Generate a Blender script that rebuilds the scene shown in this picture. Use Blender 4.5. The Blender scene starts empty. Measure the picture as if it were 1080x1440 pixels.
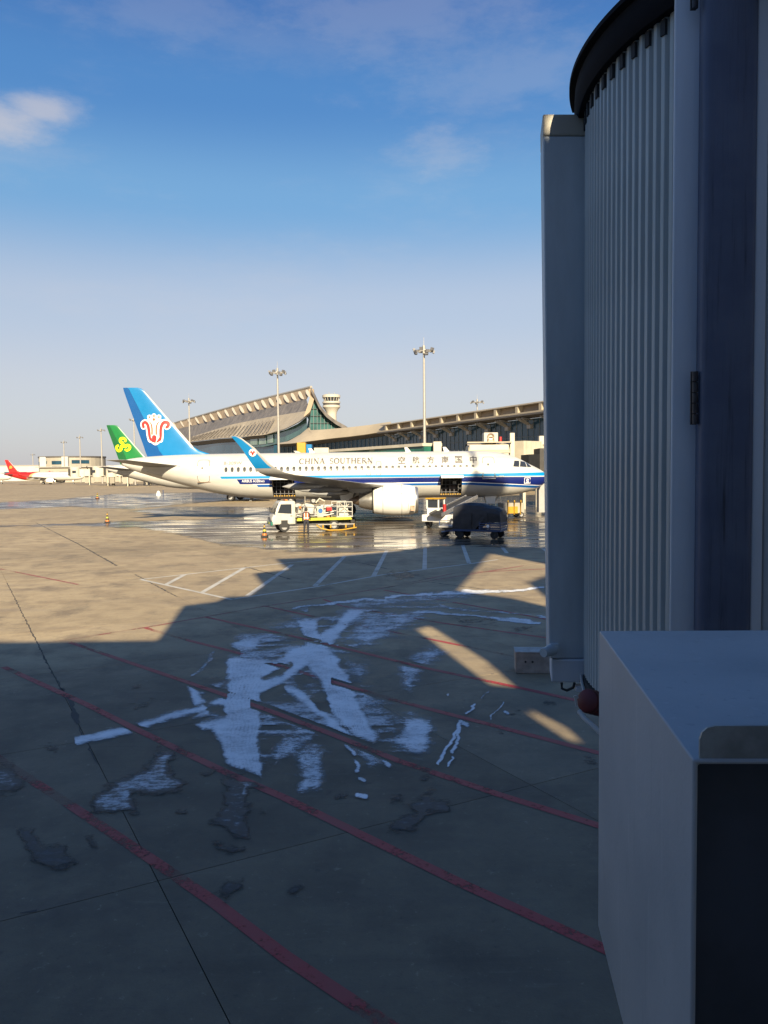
import bpy, bmesh, math, random
import numpy as np
from mathutils import Vector, Matrix
from mathutils.geometry import tessellate_polygon

random.seed(7)
SC = bpy.context.scene
COL = SC.collection

# ------------------------------------------------------------------ camera
F = 1100.0                      # focal length in pixels of the 1080 px wide photograph
EYE = 4.1                       # height of the eye above the apron
PITCH = math.atan(56 / F)
ROLL = math.radians(-0.6)
CAMROT = Matrix.Rotation(math.pi / 2 - PITCH, 3, 'X') @ Matrix.Rotation(ROLL, 3, 'Z')
cam = bpy.data.cameras.new('camera')
cam_ob = bpy.data.objects.new('camera', cam)
COL.objects.link(cam_ob)
cam_ob.matrix_world = Matrix.Translation((0, 0, EYE)) @ CAMROT.to_4x4()
cam.sensor_fit = 'HORIZONTAL'
cam.sensor_width = 36.0
cam.lens = 36.0 * F / 1080.0
cam.clip_start = 0.05
cam.clip_end = 6000
SC.camera = cam_ob

# ------------------------------------------------------------------ sun, sky, exposure
SUN_EL = math.radians(25.0)
UX = -0.16                      # sideways drift of the sunlight per metre away from the viewer
L = Vector((UX, 1.0, -math.tan(SUN_EL) * math.sqrt(1 + UX * UX))).normalized()
sun = bpy.data.lights.new('sun', 'SUN')
sun.energy = 5.0
sun.angle = math.radians(0.5)
sun.color = (1.0, 0.84, 0.58)
sun_ob = bpy.data.objects.new('sun', sun)
COL.objects.link(sun_ob)
sun_ob.rotation_euler = L.to_track_quat('-Z', 'Y').to_euler()
sun_ob.location = (8, -40, 30)

SC.view_settings.view_transform = 'Standard'
SC.view_settings.look = 'None'
SC.view_settings.gamma = 1.0
SC.view_settings.use_curve_mapping = False
SC.view_settings.exposure = 1.25

def pix_ray(x, y):
    return CAMROT @ Vector(((x - 540) / F, -(y - 720) / F, -1.0))
def at(x, y, depth):
    """world point seen at photo pixel (x, y) at distance depth in front of the viewer"""
    d = pix_ray(x, y)
    return d * (depth / d.y) + Vector((0, 0, EYE))
def on_ground(x, y, z=0.0):
    d = pix_ray(x, y)
    return d * ((z - EYE) / d.z) + Vector((0, 0, EYE))

world = bpy.data.worlds.new('World')
SC.world = world
world.use_nodes = True
wn, wl = world.node_tree.nodes, world.node_tree.links
wn.clear()
class NT:
    """short hand for building node trees"""
    def __init__(s, tree): s.t = tree; s.n = tree.nodes; s.l = tree.links
    def new(s, kind, **kw):
        n = s.n.new(kind)
        for k, v in kw.items(): setattr(n, k, v)
        return n
    def put(s, sock, v):
        if v is None: return
        if isinstance(v, bpy.types.NodeSocket): s.l.new(v, sock)
        elif isinstance(v, (tuple, list)) and len(v) == 3 and sock.type == 'RGBA': sock.default_value = (*v, 1)
        else: sock.default_value = v
    def m(s, op, a, b=None, c=None, clamp=False):
        n = s.new('ShaderNodeMath', operation=op, use_clamp=clamp)
        s.put(n.inputs[0], a); s.put(n.inputs[1], b); s.put(n.inputs[2], c)
        return n.outputs[0]
    def vm(s, op, a, b=None):
        n = s.new('ShaderNodeVectorMath', operation=op)
        s.put(n.inputs[0], a); s.put(n.inputs[1], b)
        return n.outputs['Value'] if op in ('DOT_PRODUCT', 'LENGTH', 'DISTANCE') else n.outputs[0]
    def mix(s, f, a, b, mode='MIX'):
        n = s.new('ShaderNodeMix', data_type='RGBA', blend_type=mode)
        s.put(n.inputs[0], f); s.put(n.inputs[6], a); s.put(n.inputs[7], b)
        return n.outputs[2]
    def noise(s, vec, scale, detail=3, rough=0.55, out=0):
        n = s.new('ShaderNodeTexNoise')
        n.inputs['Scale'].default_value = scale; n.inputs['Detail'].default_value = detail
        n.inputs['Roughness'].default_value = rough
        if vec is not None: s.l.new(vec, n.inputs['Vector'])
        return n.outputs[out]
    def sstep(s, v, lo, hi, a=0.0, b=1.0):
        n = s.new('ShaderNodeMapRange', interpolation_type='SMOOTHSTEP')
        s.put(n.inputs[0], v); n.inputs[1].default_value = lo; n.inputs[2].default_value = hi
        n.inputs[3].default_value = a; n.inputs[4].default_value = b
        return n.outputs[0]
    def scaled(s, vec, sc):
        n = s.new('ShaderNodeMapping'); s.l.new(vec, n.inputs[0]); n.inputs['Scale'].default_value = sc
        return n.outputs[0]

W = NT(world.node_tree)
sky = W.new('ShaderNodeTexSky', sky_type='NISHITA')
sky.sun_disc = False
sky.sun_elevation = SUN_EL
sky.sun_rotation = math.pi
sky.altitude = 50
sky.air_density = 1.0
sky.dust_density = 1.3
sky.ozone_density = 2.2
gdir = W.new('ShaderNodeTexCoord').outputs['Generated']
gsep = W.new('ShaderNodeSeparateXYZ'); wl.new(gdir, gsep.inputs[0])
up = gsep.outputs['Z']
# clear winter sky: lilac haze low down, cyan above it, deep blue overhead
ramp = W.new('ShaderNodeValToRGB'); cr = ramp.color_ramp; cr.interpolation = 'EASE'
STOPS = [(0.0, (5.0, 4.85, 5.2)), (.10, (5.1, 5.0, 5.45)), (.20, (4.2, 4.75, 5.8)), (.32, (1.45, 3.4, 5.9)), (.42, (.52, 2.05, 5.0)), (.52, (.28, 1.3, 4.1)), (1.0, (.32, 1.2, 3.5))]
while len(cr.elements) < len(STOPS): cr.elements.new(.5)
for e, (p_, c_) in zip(cr.elements, STOPS): e.position = p_; e.color = (*[v / 6 for v in c_], 1)
wl.new(W.m('MAXIMUM', up, 0.0), ramp.inputs[0])
tint = W.new('ShaderNodeVectorMath', operation='SCALE'); wl.new(ramp.outputs[0], tint.inputs[0]); tint.inputs['Scale'].default_value = 6.0
skyc = W.mix(0.72, sky.outputs[0], tint.outputs[0])
# thin clouds: one small torn puff and veils
def puff(px, py, w, hgt, amt, rag=2.4):
    c = pix_ray(px, py).normalized()
    d = W.vm('SUBTRACT', gdir, tuple(c))
    d = W.scaled(d, (1 / w, 1 / w, 1 / hgt))
    nz = W.noise(W.scaled(gdir, (5, 5, 13)), 3.0, 9, 0.66)
    ln = W.m('ADD', W.vm('LENGTH', d), W.m('MULTIPLY', W.m('SUBTRACT', nz, 0.5), rag))
    return W.m('MULTIPLY', W.sstep(ln, 0.05, 1.25, 1.0, 0.0), amt)
cl = W.m('MAXIMUM', puff(62, 152, 0.045, 0.018, 0.55, 1.5), puff(8, 176, 0.06, 0.024, 0.60, 1.5))
for a in ((620, 215, .06, .028, .22), (700, 105, .16, .045, .14), (560, 25, .2, .05, .15), (250, 10, .12, .04, .12), (420, 60, .2, .03, .08)):
    cl = W.m('MAXIMUM', cl, puff(*a))
veil = W.noise(W.scaled(gdir, (2.2, 2.2, 7)), 1.6, 7, 0.66)
veil = W.m('MULTIPLY', W.sstep(veil, 0.48, 0.8), 0.16)
cl = W.m('MAXIMUM', cl, veil)
skyc = W.mix(cl, skyc, (5.6, 5.2, 5.2))
bg = W.new('ShaderNodeBackground'); bg.inputs['Strength'].default_value = 0.052
wl.new(skyc, bg.inputs['Color'])
wo = W.new('ShaderNodeOutputWorld'); wl.new(bg.outputs[0], wo.inputs[0])

# ------------------------------------------------------------------ materials
def mat(name, col, rough=0.55, metal=0.0, var=0.12, vscale=3.0, bump=0.0, bscale=40.0, stretch=None, spec=None, coat=0.0):
    m = bpy.data.materials.new(name); m.use_nodes = True
    t = NT(m.node_tree); p = t.n['Principled BSDF']
    tc = t.new('ShaderNodeTexCoord').outputs['Object']
    if stretch: tc = t.scaled(tc, stretch)
    if var > 0:
        n = t.noise(tc, vscale, 5, 0.6)
        f = t.sstep(n, 0.3, 0.72)
        lo = tuple(c * (1 - var) for c in col); hi = tuple(min(1, c * (1 + var * 0.6)) for c in col)
        t.l.new(t.mix(f, lo, hi), p.inputs['Base Color'])
        t.l.new(t.m('ADD', t.m('MULTIPLY', n, 0.2), rough - 0.1, clamp=True), p.inputs['Roughness'])
    else:
        p.inputs['Base Color'].default_value = (*col, 1); p.inputs['Roughness'].default_value = rough
    p.inputs['Metallic'].default_value = metal
    if spec is not None: p.inputs['Specular IOR Level'].default_value = spec
    if coat: p.inputs['Coat Weight'].default_value = coat
    if bump > 0:
        b = t.new('ShaderNodeBump'); b.inputs['Strength'].default_value = bump; b.inputs['Distance'].default_value = 0.01
        t.l.new(t.noise(tc, bscale, 3), b.inputs['Height']); t.l.new(b.outputs[0], p.inputs['Normal'])
    return m

M = {}
def defm(key, *a, **k): M[key] = mat(key, *a, **k)
defm('white_paint', (0.608, 0.601, 0.569), .35, var=.05, vscale=.8)
defm('cream_paint', (0.434, 0.399, 0.322), .5, var=.12, vscale=.6)
defm('grey_paint', (0.252, 0.252, 0.252), .5, var=.1)
defm('wing_grey', (0.26, 0.26, 0.26), .4, var=.12, vscale=.7)
defm('bare_metal', (0.48, 0.464, 0.44), .3, .85, var=.1)
defm('hot_metal', (.30, .22, .16), .4, .8, var=.3, vscale=2)
defm('black_rubber', (.02, .02, .02), .75, var=.2)
defm('dark_glass', (.025, .03, .04), .12, var=0)
defm('window_dark', (.018, .02, .024), .3, var=0)
defm('outline_grey', (.13, .13, .13), .6, var=0)
defm('suitcase_brown', (.09, .06, .045), .7, var=.3)
defm('hold_dark', (.045, .042, .04), .8, var=.3, vscale=2)
defm('fin_blue', (0.0, 0.14, 0.347), .32, var=.06, vscale=.5)
defm('rudder_blue', (0.0, 0.06, 0.216), .32, var=.06, vscale=.5)
defm('emblem_white', (0.637, 0.637, 0.615), .4, var=0)
defm('emblem_red', (0.455, 0.019, 0.019), .4, var=.1)
defm('emblem_orange', (0.488, 0.085, 0.033), .4, var=.1)
defm('fin_green', (0.0, 0.136, 0.028), .35, var=.06, vscale=.5)
defm('rudder_green', (0.0, 0.078, 0.018), .35, var=.06)
defm('emblem_yellow', (0.595, 0.56, 0.0), .4, var=0)
defm('airline_red', (0.384, 0.012, 0.012), .35, var=.08, vscale=.5)
defm('gold', (0.42, 0.21, 0.03), .4, var=.1)
defm('hull_letter', (.075, .07, .07), .6, var=0)
defm('truck_white', (0.396, 0.389, 0.36), .4, var=.12, vscale=2)
defm('letter_grey', (.13, .13, .14), .5, var=0)
defm('letter_white', (.8, .8, .8), .5, var=0)
defm('tyre', (.018, .018, .02), .8, var=.2)
defm('yellow_paint', (0.375, 0.21, 0.01), .5, var=.1)
defm('lime_yellow', (0.36, 0.35, 0.025), .5, var=.1)
defm('orange_paint', (0.432, 0.132, 0.018), .5, var=.1)
defm('red_paint_gloss', (.30, .012, .012), .4, var=.15)
defm('blue_paint', (0.018, 0.102, 0.3), .45, var=.1)
defm('navy_frame', (.02, .045, .12), .5, var=.15)
defm('tarp', (.024, .025, .030), .6, var=.3, vscale=3, bump=.5, bscale=6)
defm('skin', (.45, .27, .19), .6, var=0)
defm('navy_cloth', (.018, .02, .03), .85, var=.2)
defm('vest_orange', (0.48, 0.102, 0.03), .8, var=.1)
defm('reflective', (0.525, 0.525, 0.504), .5, var=0)
defm('concrete_block', (.34, .30, .26), .85, var=.25, vscale=5, bump=.6, bscale=30)
defm('concrete_top', (.42, .41, .38), .85, var=.25, vscale=5, bump=.6, bscale=30)
defm('mast_grey', (0.294, 0.28, 0.259), .5, .2, var=.1)
defm('roof_beige', (0.34, 0.292, 0.218), .6, var=.14, vscale=.12, stretch=(1, 1, 1))
defm('roof_top', (0.381, 0.347, 0.299), .6, var=.1, vscale=.12)
defm('roof_tile', (0.15, 0.135, 0.124), .6, var=.3, vscale=.35)
defm('buffer_red', (.12, .010, .012), .55, var=.3, vscale=6)
defm('roof_fin', (0.409, 0.372, 0.31), .6, var=.1)
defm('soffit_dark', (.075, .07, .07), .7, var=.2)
defm('niche', (.29, .225, .155), .7, var=.2, vscale=.2)
defm('terminal_glass', (.012, .048, .082), .16, var=.4, vscale=.08)
defm('teal_glass', (.05, .13, .125), .16, var=.45, vscale=.12)
defm('teal_pale', (.22, .31, .26), .2, var=.3, vscale=.2)
defm('link_glass', (0.024, 0.128, 0.096), .15, var=.35, vscale=.3)
defm('mullion', (.10, .12, .125), .5, var=0)
defm('tower_cream', (0.408, 0.381, 0.326), .6, var=.06)
defm('far_wall', (0.28, 0.259, 0.217), .7, var=.15, vscale=.1)
defm('far_pale', (0.385, 0.378, 0.357), .7, var=.1, vscale=.1)
# shaded boarding bridge
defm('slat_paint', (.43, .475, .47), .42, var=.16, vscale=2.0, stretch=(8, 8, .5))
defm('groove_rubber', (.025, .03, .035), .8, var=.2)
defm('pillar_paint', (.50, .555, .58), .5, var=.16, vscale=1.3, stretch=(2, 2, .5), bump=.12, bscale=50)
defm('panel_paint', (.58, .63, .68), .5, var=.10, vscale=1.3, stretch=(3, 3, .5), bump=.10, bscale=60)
defm('hood_rubber', (.009, .010, .014), .85, var=.4, vscale=1.5, bump=.3, bscale=8, spec=.15)
defm('hinge_steel', (.06, .055, .055), .5, .4, var=.3, vscale=14)
defm('tube_white', (.5, .5, .48), .5, var=.1)
defm('cabinet_flange', (.28, .30, .29), .5, .2, var=.35, vscale=9)
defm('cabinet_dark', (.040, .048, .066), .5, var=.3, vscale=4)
defm('screen_grey', (.42, .41, .40), .7, var=.15, vscale=.5)  # for the unseen shading screen behind the viewpoint

def door_material():
    m = bpy.data.materials.new('door_paint_streaked'); m.use_nodes = True
    t = NT(m.node_tree); p = t.n['Principled BSDF']
    tc = t.new('ShaderNodeTexCoord').outputs['Object']
    st = t.noise(t.scaled(tc, (14, 14, .6)), 1.5, 7, .65)
    fine = t.noise(t.scaled(tc, (50, 50, 2)), 2.0, 4, .6)
    f = t.m('MULTIPLY', t.sstep(st, .5, .72), t.sstep(fine, .3, .7))
    base = t.mix(t.sstep(t.noise(tc, 2.5, 5), .3, .7), (.085, .105, .165), (.12, .142, .20))
    t.l.new(t.mix(f, base, (.03, .03, .038)), p.inputs['Base Color'])
    p.inputs['Roughness'].default_value = .55
    b = t.new('ShaderNodeBump'); b.inputs['Strength'].default_value = .25; b.inputs['Distance'].default_value = .01
    t.l.new(fine, b.inputs['Height']); t.l.new(b.outputs[0], p.inputs['Normal'])
    return m
M['door_paint'] = door_material()
def cabinet_material():
    m = bpy.data.materials.new('cabinet_metal'); m.use_nodes = True
    t = NT(m.node_tree); p = t.n['Principled BSDF']
    tc = t.new('ShaderNodeTexCoord').outputs['Object']
    rot = t.new('ShaderNodeMapping'); t.l.new(tc, rot.inputs[0]); rot.inputs['Rotation'].default_value = (.5, .2, .3); rot.inputs['Scale'].default_value = (26, 26, 1.2)
    scr = t.noise(rot.outputs[0], 1.6, 4, .55)
    big = t.noise(tc, 2.2, 6, .6); fine = t.noise(tc, 60, 4, .7)
    c = t.mix(t.sstep(big, .3, .72), (.31, .335, .35), (.38, .40, .41))
    c = t.mix(t.m('MULTIPLY', t.sstep(scr, .64, .70), .35), c, (.22, .24, .26))
    c = t.mix(t.m('MULTIPLY', t.sstep(scr, .36, .32), .25), c, (.48, .50, .51))
    c = t.mix(t.m('MULTIPLY', t.sstep(t.noise(tc, 9, 6, .7), .60, .75), .35), c, (.20, .20, .19))
    t.l.new(c, p.inputs['Base Color'])
    t.l.new(t.m('ADD', t.m('MULTIPLY', big, .3), .42), p.inputs['Roughness']); p.inputs['Specular IOR Level'].default_value = .35
    b = t.new('ShaderNodeBump'); b.inputs['Strength'].default_value = .12; b.inputs['Distance'].default_value = .006
    t.l.new(t.m('ADD', fine, t.m('MULTIPLY', big, 3)), b.inputs['Height']); t.l.new(b.outputs[0], p.inputs['Normal'])
    return m
M['cabinet_metal'] = cabinet_material()

# ------------------------------------------------------------------ mesh helpers
class MB:
    def __init__(s): s.v = []; s.f = []; s.mi = []; s.cur = 0
    def add(s, vs, fs):
        b = len(s.v); s.v += [tuple(v) for v in vs]
        for f in fs: s.f.append(tuple(b + i for i in f)); s.mi.append(s.cur)
        return s
    def box(s, c, d, rot=None):
        hx, hy, hz_ = d[0] / 2, d[1] / 2, d[2] / 2
        vs = [Vector((x * hx, y * hy, z * hz_)) for x in (-1, 1) for y in (-1, 1) for z in (-1, 1)]
        if rot is not None: vs = [rot @ v for v in vs]
        vs = [v + Vector(c) for v in vs]
        return s.add(vs, [(0, 1, 3, 2), (4, 6, 7, 5), (0, 4, 5, 1), (2, 3, 7, 6), (0, 2, 6, 4), (1, 5, 7, 3)])
    def bar(s, a, b, w, t=None):
        a, b = Vector(a), Vector(b); d = b - a
        q = d.to_track_quat('X', 'Z').to_matrix()
        return s.box((a + b) / 2, (d.length, w, t or w), q)
    def cyl(s, a, b, r0, r1=None, n=12, cap=True):
        a, b = Vector(a), Vector(b); r1 = r0 if r1 is None else r1
        q = (b - a).to_track_quat('Z', 'Y').to_matrix()
        vs = []
        for p, r in ((a, r0), (b, r1)):
            for i in range(n):
                t = 2 * math.pi * i / n
                vs.append(p + q @ Vector((r * math.cos(t), r * math.sin(t), 0)))
        fs = [(i, (i + 1) % n, n + (i + 1) % n, n + i) for i in range(n)]
        if cap: fs += [tuple(range(n - 1, -1, -1)), tuple(range(n, 2 * n))]
        return s.add(vs, fs)
    def tube(s, pts, r, n=8):
        pts = [Vector(p) for p in pts]; rings = []
        for i, p in enumerate(pts):
            d = pts[min(i + 1, len(pts) - 1)] - pts[max(i - 1, 0)]
            q = d.to_track_quat('Z', 'Y').to_matrix()
            rings.append([p + q @ Vector((r * math.cos(2 * math.pi * k / n), r * math.sin(2 * math.pi * k / n), 0)) for k in range(n)])
        return s.loft(rings, True, True)
    def loft(s, rings, closed=True, caps=False):
        n = len(rings[0]); vs = [v for r in rings for v in r]; fs = []
        for i in range(len(rings) - 1):
            for k in range(n if closed else n - 1):
                a, b = i * n + k, i * n + (k + 1) % n
                fs.append((a, b, b + n, a + n))
        if caps: fs += [tuple(range(n - 1, -1, -1)), tuple(range((len(rings) - 1) * n, len(rings) * n))]
        return s.add(vs, fs)
    def lathe(s, prof, c=(0, 0, 0), axis='Z', n=24):
        rings = []
        for r, h in prof:
            ring = []
            for k in range(n):
                t = 2 * math.pi * k / n; a, b = r * math.cos(t), r * math.sin(t)
                v = {'Z': (a, b, h), 'X': (h, a, b), 'Y': (b, h, a)}[axis]
                ring.append(Vector(v) + Vector(c))
            rings.append(ring)
        return s.loft(rings, True, False)
    def prism(s, poly, plane, lo, hi):
        """extrude a 2D outline; plane 'XZ' extrudes along y, 'XY' along z, 'YZ' along x"""
        def P(u, v, w): return {'XZ': (u, w, v), 'XY': (u, v, w), 'YZ': (w, u, v)}[plane]
        n = len(poly)
        vs = [P(u, v, lo) for u, v in poly] + [P(u, v, hi) for u, v in poly]
        fs = [(i, (i + 1) % n, n + (i + 1) % n, n + i) for i in range(n)]
        fs += [tuple(range(n - 1, -1, -1)), tuple(range(n, 2 * n))]
        return s.add(vs, fs)
    def mesh(s, name, mats, smooth=None, bevel=0.0):
        me = bpy.data.meshes.new(name)
        me.from_pydata(s.v, [], s.f); me.update()
        bm = bmesh.new(); bm.from_mesh(me)
        for f, mi in zip(bm.faces, s.mi): f.material_index = mi
        bmesh.ops.recalc_face_normals(bm, faces=bm.faces[:])
        if bevel > 0:
            bmesh.ops.bevel(bm, geom=bm.edges[:], offset=bevel, segments=2, affect='EDGES', profile=.5, clamp_overlap=True)
        if smooth is not None:
            for f in bm.faces: f.smooth = True
            for e in bm.edges:
                if len(e.link_faces) == 2 and e.calc_face_angle(0) > smooth: e.smooth = False
        bm.to_mesh(me); bm.free()
        for m in (mats if isinstance(mats, (list, tuple)) else [mats]):
            me.materials.append(M[m] if isinstance(m, str) else m)
        return me
    def build(s, name, mats, parent=None, smooth=None, bevel=0.0, loc=None, rot=None):
        return link(name, s.mesh(name, mats, smooth, bevel), parent, loc, rot)

def link(name, data, parent=None, loc=None, rot=None):
    o = bpy.data.objects.new(name, data); COL.objects.link(o)
    if parent is not None: o.parent = parent
    if loc is not None: o.location = loc
    if rot is not None: o.rotation_euler = rot
    return o
def tag(o, label=None, cat=None, group=None, kind=None):
    if label: o['label'] = label
    if cat: o['category'] = cat
    if group: o['group'] = group
    if kind: o['kind'] = kind
    return o
def thing(name, label, cat, loc=(0, 0, 0), rz=0.0, group=None):
    o = link(name, None, None, loc, (0, 0, rz))
    o.empty_display_size = .2
    return tag(o, label, cat, group)
KIDS = {}
def copy_tree(o, parent=None):
    c = o.copy(); COL.objects.link(c); c.parent = parent
    for ch in [x for x in list(bpy.data.objects) if x.parent == o]:
        copy_tree(ch, c)
    return c
SM = math.radians(35)

# value noise for masks
_rng = np.random.RandomState(3)
_tab = _rng.rand(256, 256)
def vnoise(x, y):
    xi = np.floor(x).astype(int); yi = np.floor(y).astype(int)
    fx = x - xi; fy = y - yi; fx = fx * fx * (3 - 2 * fx); fy = fy * fy * (3 - 2 * fy)
    g = lambda a, b: _tab[a % 256, b % 256]
    return (g(xi, yi) * (1 - fx) + g(xi + 1, yi) * fx) * (1 - fy) + (g(xi, yi + 1) * (1 - fx) + g(xi + 1, yi + 1) * fx) * fy
def fbm(x, y, o=4):
    r = 0; a = .5; t = 0
    for i in range(o):
        r = r + a * vnoise(x + 17.3 * i, y + 9.1 * i); t += a; a *= .55; x = x * 2.03; y = y * 2.03
    return r / t
def ribbon(pts, w, closed=False):
    """flat strip along a 2D line; returns verts2d, faces"""
    pts = [Vector(p) for p in pts]; n = len(pts); vs = []; fs = []
    for i in range(n):
        d = (pts[min(i + 1, n - 1)] - pts[max(i - 1, 0)]).normalized()
        nr = Vector((-d.y, d.x))
        ww = w[i] if isinstance(w, (list, tuple)) else w
        vs += [pts[i] + nr * ww / 2, pts[i] - nr * ww / 2]
    for i in range(n - 1): fs.append((2 * i, 2 * i + 1, 2 * i + 3, 2 * i + 2))
    return vs, fs
def arc(cx, cy, rx, ry, a0, a1, n=10):
    return [(cx + rx * math.cos(math.radians(a0 + (a1 - a0) * i / n)), cy + ry * math.sin(math.radians(a0 + (a1 - a0) * i / n))) for i in range(n + 1)]
def disc(cx, cy, r, n=14):
    vs = [Vector((cx + r * math.cos(2 * math.pi * i / n), cy + r * math.sin(2 * math.pi * i / n))) for i in range(n)]
    return vs, [tuple(range(n))]
def text2d(body, bold=0.0):
    c = bpy.data.curves.new('lettering', 'FONT'); c.body = body; c.resolution_u = 3; c.offset = bold
    o = bpy.data.objects.new('lettering', c); COL.objects.link(o)
    dg = bpy.context.evaluated_depsgraph_get()
    me = o.evaluated_get(dg).to_mesh()
    vs = [Vector((v.co.x, v.co.y)) for v in me.vertices]; fs = [tuple(p.vertices) for p in me.polygons]
    o.evaluated_get(dg).to_mesh_clear()
    bpy.data.objects.remove(o); bpy.data.curves.remove(c)
    return vs, fs
def fit2d(vs, x0, x1, y0, y1):
    ax = min(v.x for v in vs); bx = max(v.x for v in vs); ay = min(v.y for v in vs); by = max(v.y for v in vs)
    return [Vector((x0 + (v.x - ax) / (bx - ax) * (x1 - x0), y0 + (v.y - ay) / (by - ay) * (y1 - y0))) for v in vs]

# ================================================================== THE GROUND
def concrete_material():
    m = bpy.data.materials.new('apron_concrete'); m.use_nodes = True
    t = NT(m.node_tree); p = t.n['Principled BSDF']
    pos = t.new('ShaderNodeNewGeometry').outputs['Position']
    big = t.noise(pos, .12, 5, .6)
    mid = t.noise(pos, .9, 6, .65)
    fine = t.noise(pos, 9, 5, .7)
    streak = t.noise(t.scaled(pos, (.25, 1.6, 1)), .8, 6, .65)
    rnd = t.new('ShaderNodeObjectInfo').outputs['Random']
    c = t.mix(t.sstep(big, .3, .7), (.275, .215, .13), (.38, .298, .178))
    c = t.mix(t.m('MULTIPLY', t.sstep(mid, .40, .68), .62), c, (.19, .145, .095))
    c = t.mix(t.m('MULTIPLY', t.sstep(streak, .5, .75), .45), c, (.19, .155, .12))
    c = t.mix(t.m('MULTIPLY', t.sstep(fine, .45, .7), .35), c, (.20, .17, .13))
    spots = t.noise(pos, 3.1, 4, .6)
    c = t.mix(t.m('MULTIPLY', t.sstep(spots, .66, .74), .6), c, (.08, .07, .06))
    # scuffs and scrapes
    scr = t.noise(t.scaled(pos, (.5, 6, 1)), 1.2, 8, .7)
    c = t.mix(t.m('MULTIPLY', t.sstep(scr, .60, .72), .5), c, (.44, .37, .26))
    c = t.mix(t.m('MULTIPLY', t.sstep(scr, .40, .30), .45), c, (.12, .10, .075))
    ag = t.noise(pos, 46, 5, .8)
    c = t.mix(t.m('MULTIPLY', t.sstep(ag, .56, .70), .40), c, (.46, .40, .30))
    c = t.mix(t.m('MULTIPLY', t.sstep(ag, .44, .32), .45), c, (.11, .09, .07))
    rot = t.new('ShaderNodeMapping'); t.l.new(pos, rot.inputs[0]); rot.inputs['Rotation'].default_value = (0, 0, .5); rot.inputs['Scale'].default_value = (.035, .9, 1)
    rub = t.noise(rot.outputs[0], 1.6, 6, .62)
    c = t.mix(t.m('MULTIPLY', t.sstep(rub, .56, .74), .42), c, (.10, .085, .065))
    # shade of the near apron deepened in the colour, ragged edged
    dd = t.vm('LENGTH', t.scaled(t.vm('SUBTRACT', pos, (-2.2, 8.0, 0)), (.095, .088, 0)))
    near_shade = t.sstep(t.m('ADD', dd, t.m('MULTIPLY', t.m('SUBTRACT', t.noise(pos, .35, 6, .65), .5), 1.3)), .45, 1.25, 1, 0)
    c = t.mix(t.m('MULTIPLY', near_shade, .60), c, (.062, .054, .046))
    grime = t.noise(t.scaled(pos, (1.0, .8, 1)), .55, 9, .74)
    c = t.mix(t.m('MULTIPLY', t.sstep(grime, .50, .64), .42), c, (.085, .07, .055))
    pit = t.noise(pos, 7, 8, .78)
    c = t.mix(t.m('MULTIPLY', t.sstep(pit, .58, .70), .55), c, (.07, .06, .048))
    c = t.mix(t.m('MULTIPLY', t.sstep(pit, .42, .32), .30), c, (.46, .39, .28))
    k = t.m('ADD', t.m('MULTIPLY', rnd, .26), .90)
    vm = t.new('ShaderNodeVectorMath', operation='SCALE'); t.l.new(c, vm.inputs[0]); t.l.new(k, vm.inputs['Scale'])
    t.l.new(vm.outputs[0], p.inputs['Base Color'])
    t.l.new(t.m('ADD', t.m('MULTIPLY', mid, .35), .5), p.inputs['Roughness'])
    p.inputs['Specular IOR Level'].default_value = .25
    b = t.new('ShaderNodeBump'); b.inputs['Strength'].default_value = .35; b.inputs['Distance'].default_value = .012
    t.l.new(t.m('ADD', fine, t.m('MULTIPLY', t.noise(pos, 60, 3), .4)), b.inputs['Height'])
    t.l.new(b.outputs[0], p.inputs['Normal'])
    return m
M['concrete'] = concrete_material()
defm('joint_sealant', (.06, .053, .045), .8, var=.3, vscale=2)

E1 = Vector((.8765, .4814, 0)).normalized(); E2 = Vector((-E1.y, E1.x, 0))
GA = math.atan2(E1.y, E1.x)
SLAB = 4.8
I0, I1, J0, J1 = -3, 9, -3, 10
O1, O2 = 1.672, 7.87 - 2 * SLAB + 2 * SLAB           # one joint crossing measured in the photo
u0, u1 = O1 + I0 * SLAB, O1 + I1 * SLAB
v0, v1 = O2 + J0 * SLAB, O2 + J1 * SLAB
def uv(u, v, z=0.0): return E1 * u + E2 * v + Vector((0, 0, z))
base = MB()
base.add([uv(u0, v0, -.04), uv(u1, v0, -.04), uv(u1, v1, -.04), uv(u0, v1, -.04)], [(0, 1, 2, 3)])
apron = base.build('apron', 'joint_sealant'); tag(apron, kind='structure')
ring = MB()
B = 4000
inner = [uv(u0, v0), uv(u1, v0), uv(u1, v1), uv(u0, v1)]
outer = [E1 * a * B + E2 * b * B for a, b in ((-1, -1), (1, -1), (1, 1), (-1, 1))]
ring.add(inner + outer, [(i, (i + 1) % 4, 4 + (i + 1) % 4, 4 + i) for i in range(4)])
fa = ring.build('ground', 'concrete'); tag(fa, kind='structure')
# every slab of the nearer apron is a piece of its own, with an open joint round it
sl = MB(); g_ = .005
sl.box((0, 0, -.06), (SLAB - 2 * g_, SLAB - 2 * g_, .12))
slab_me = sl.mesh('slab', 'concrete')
for i in range(I0, I1):
    for j in range(J0, J1):
        c = uv(O1 + (i + .5) * SLAB, O2 + (j + .5) * SLAB)
        link('slab', slab_me, apron, c, (0, 0, GA))

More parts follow.
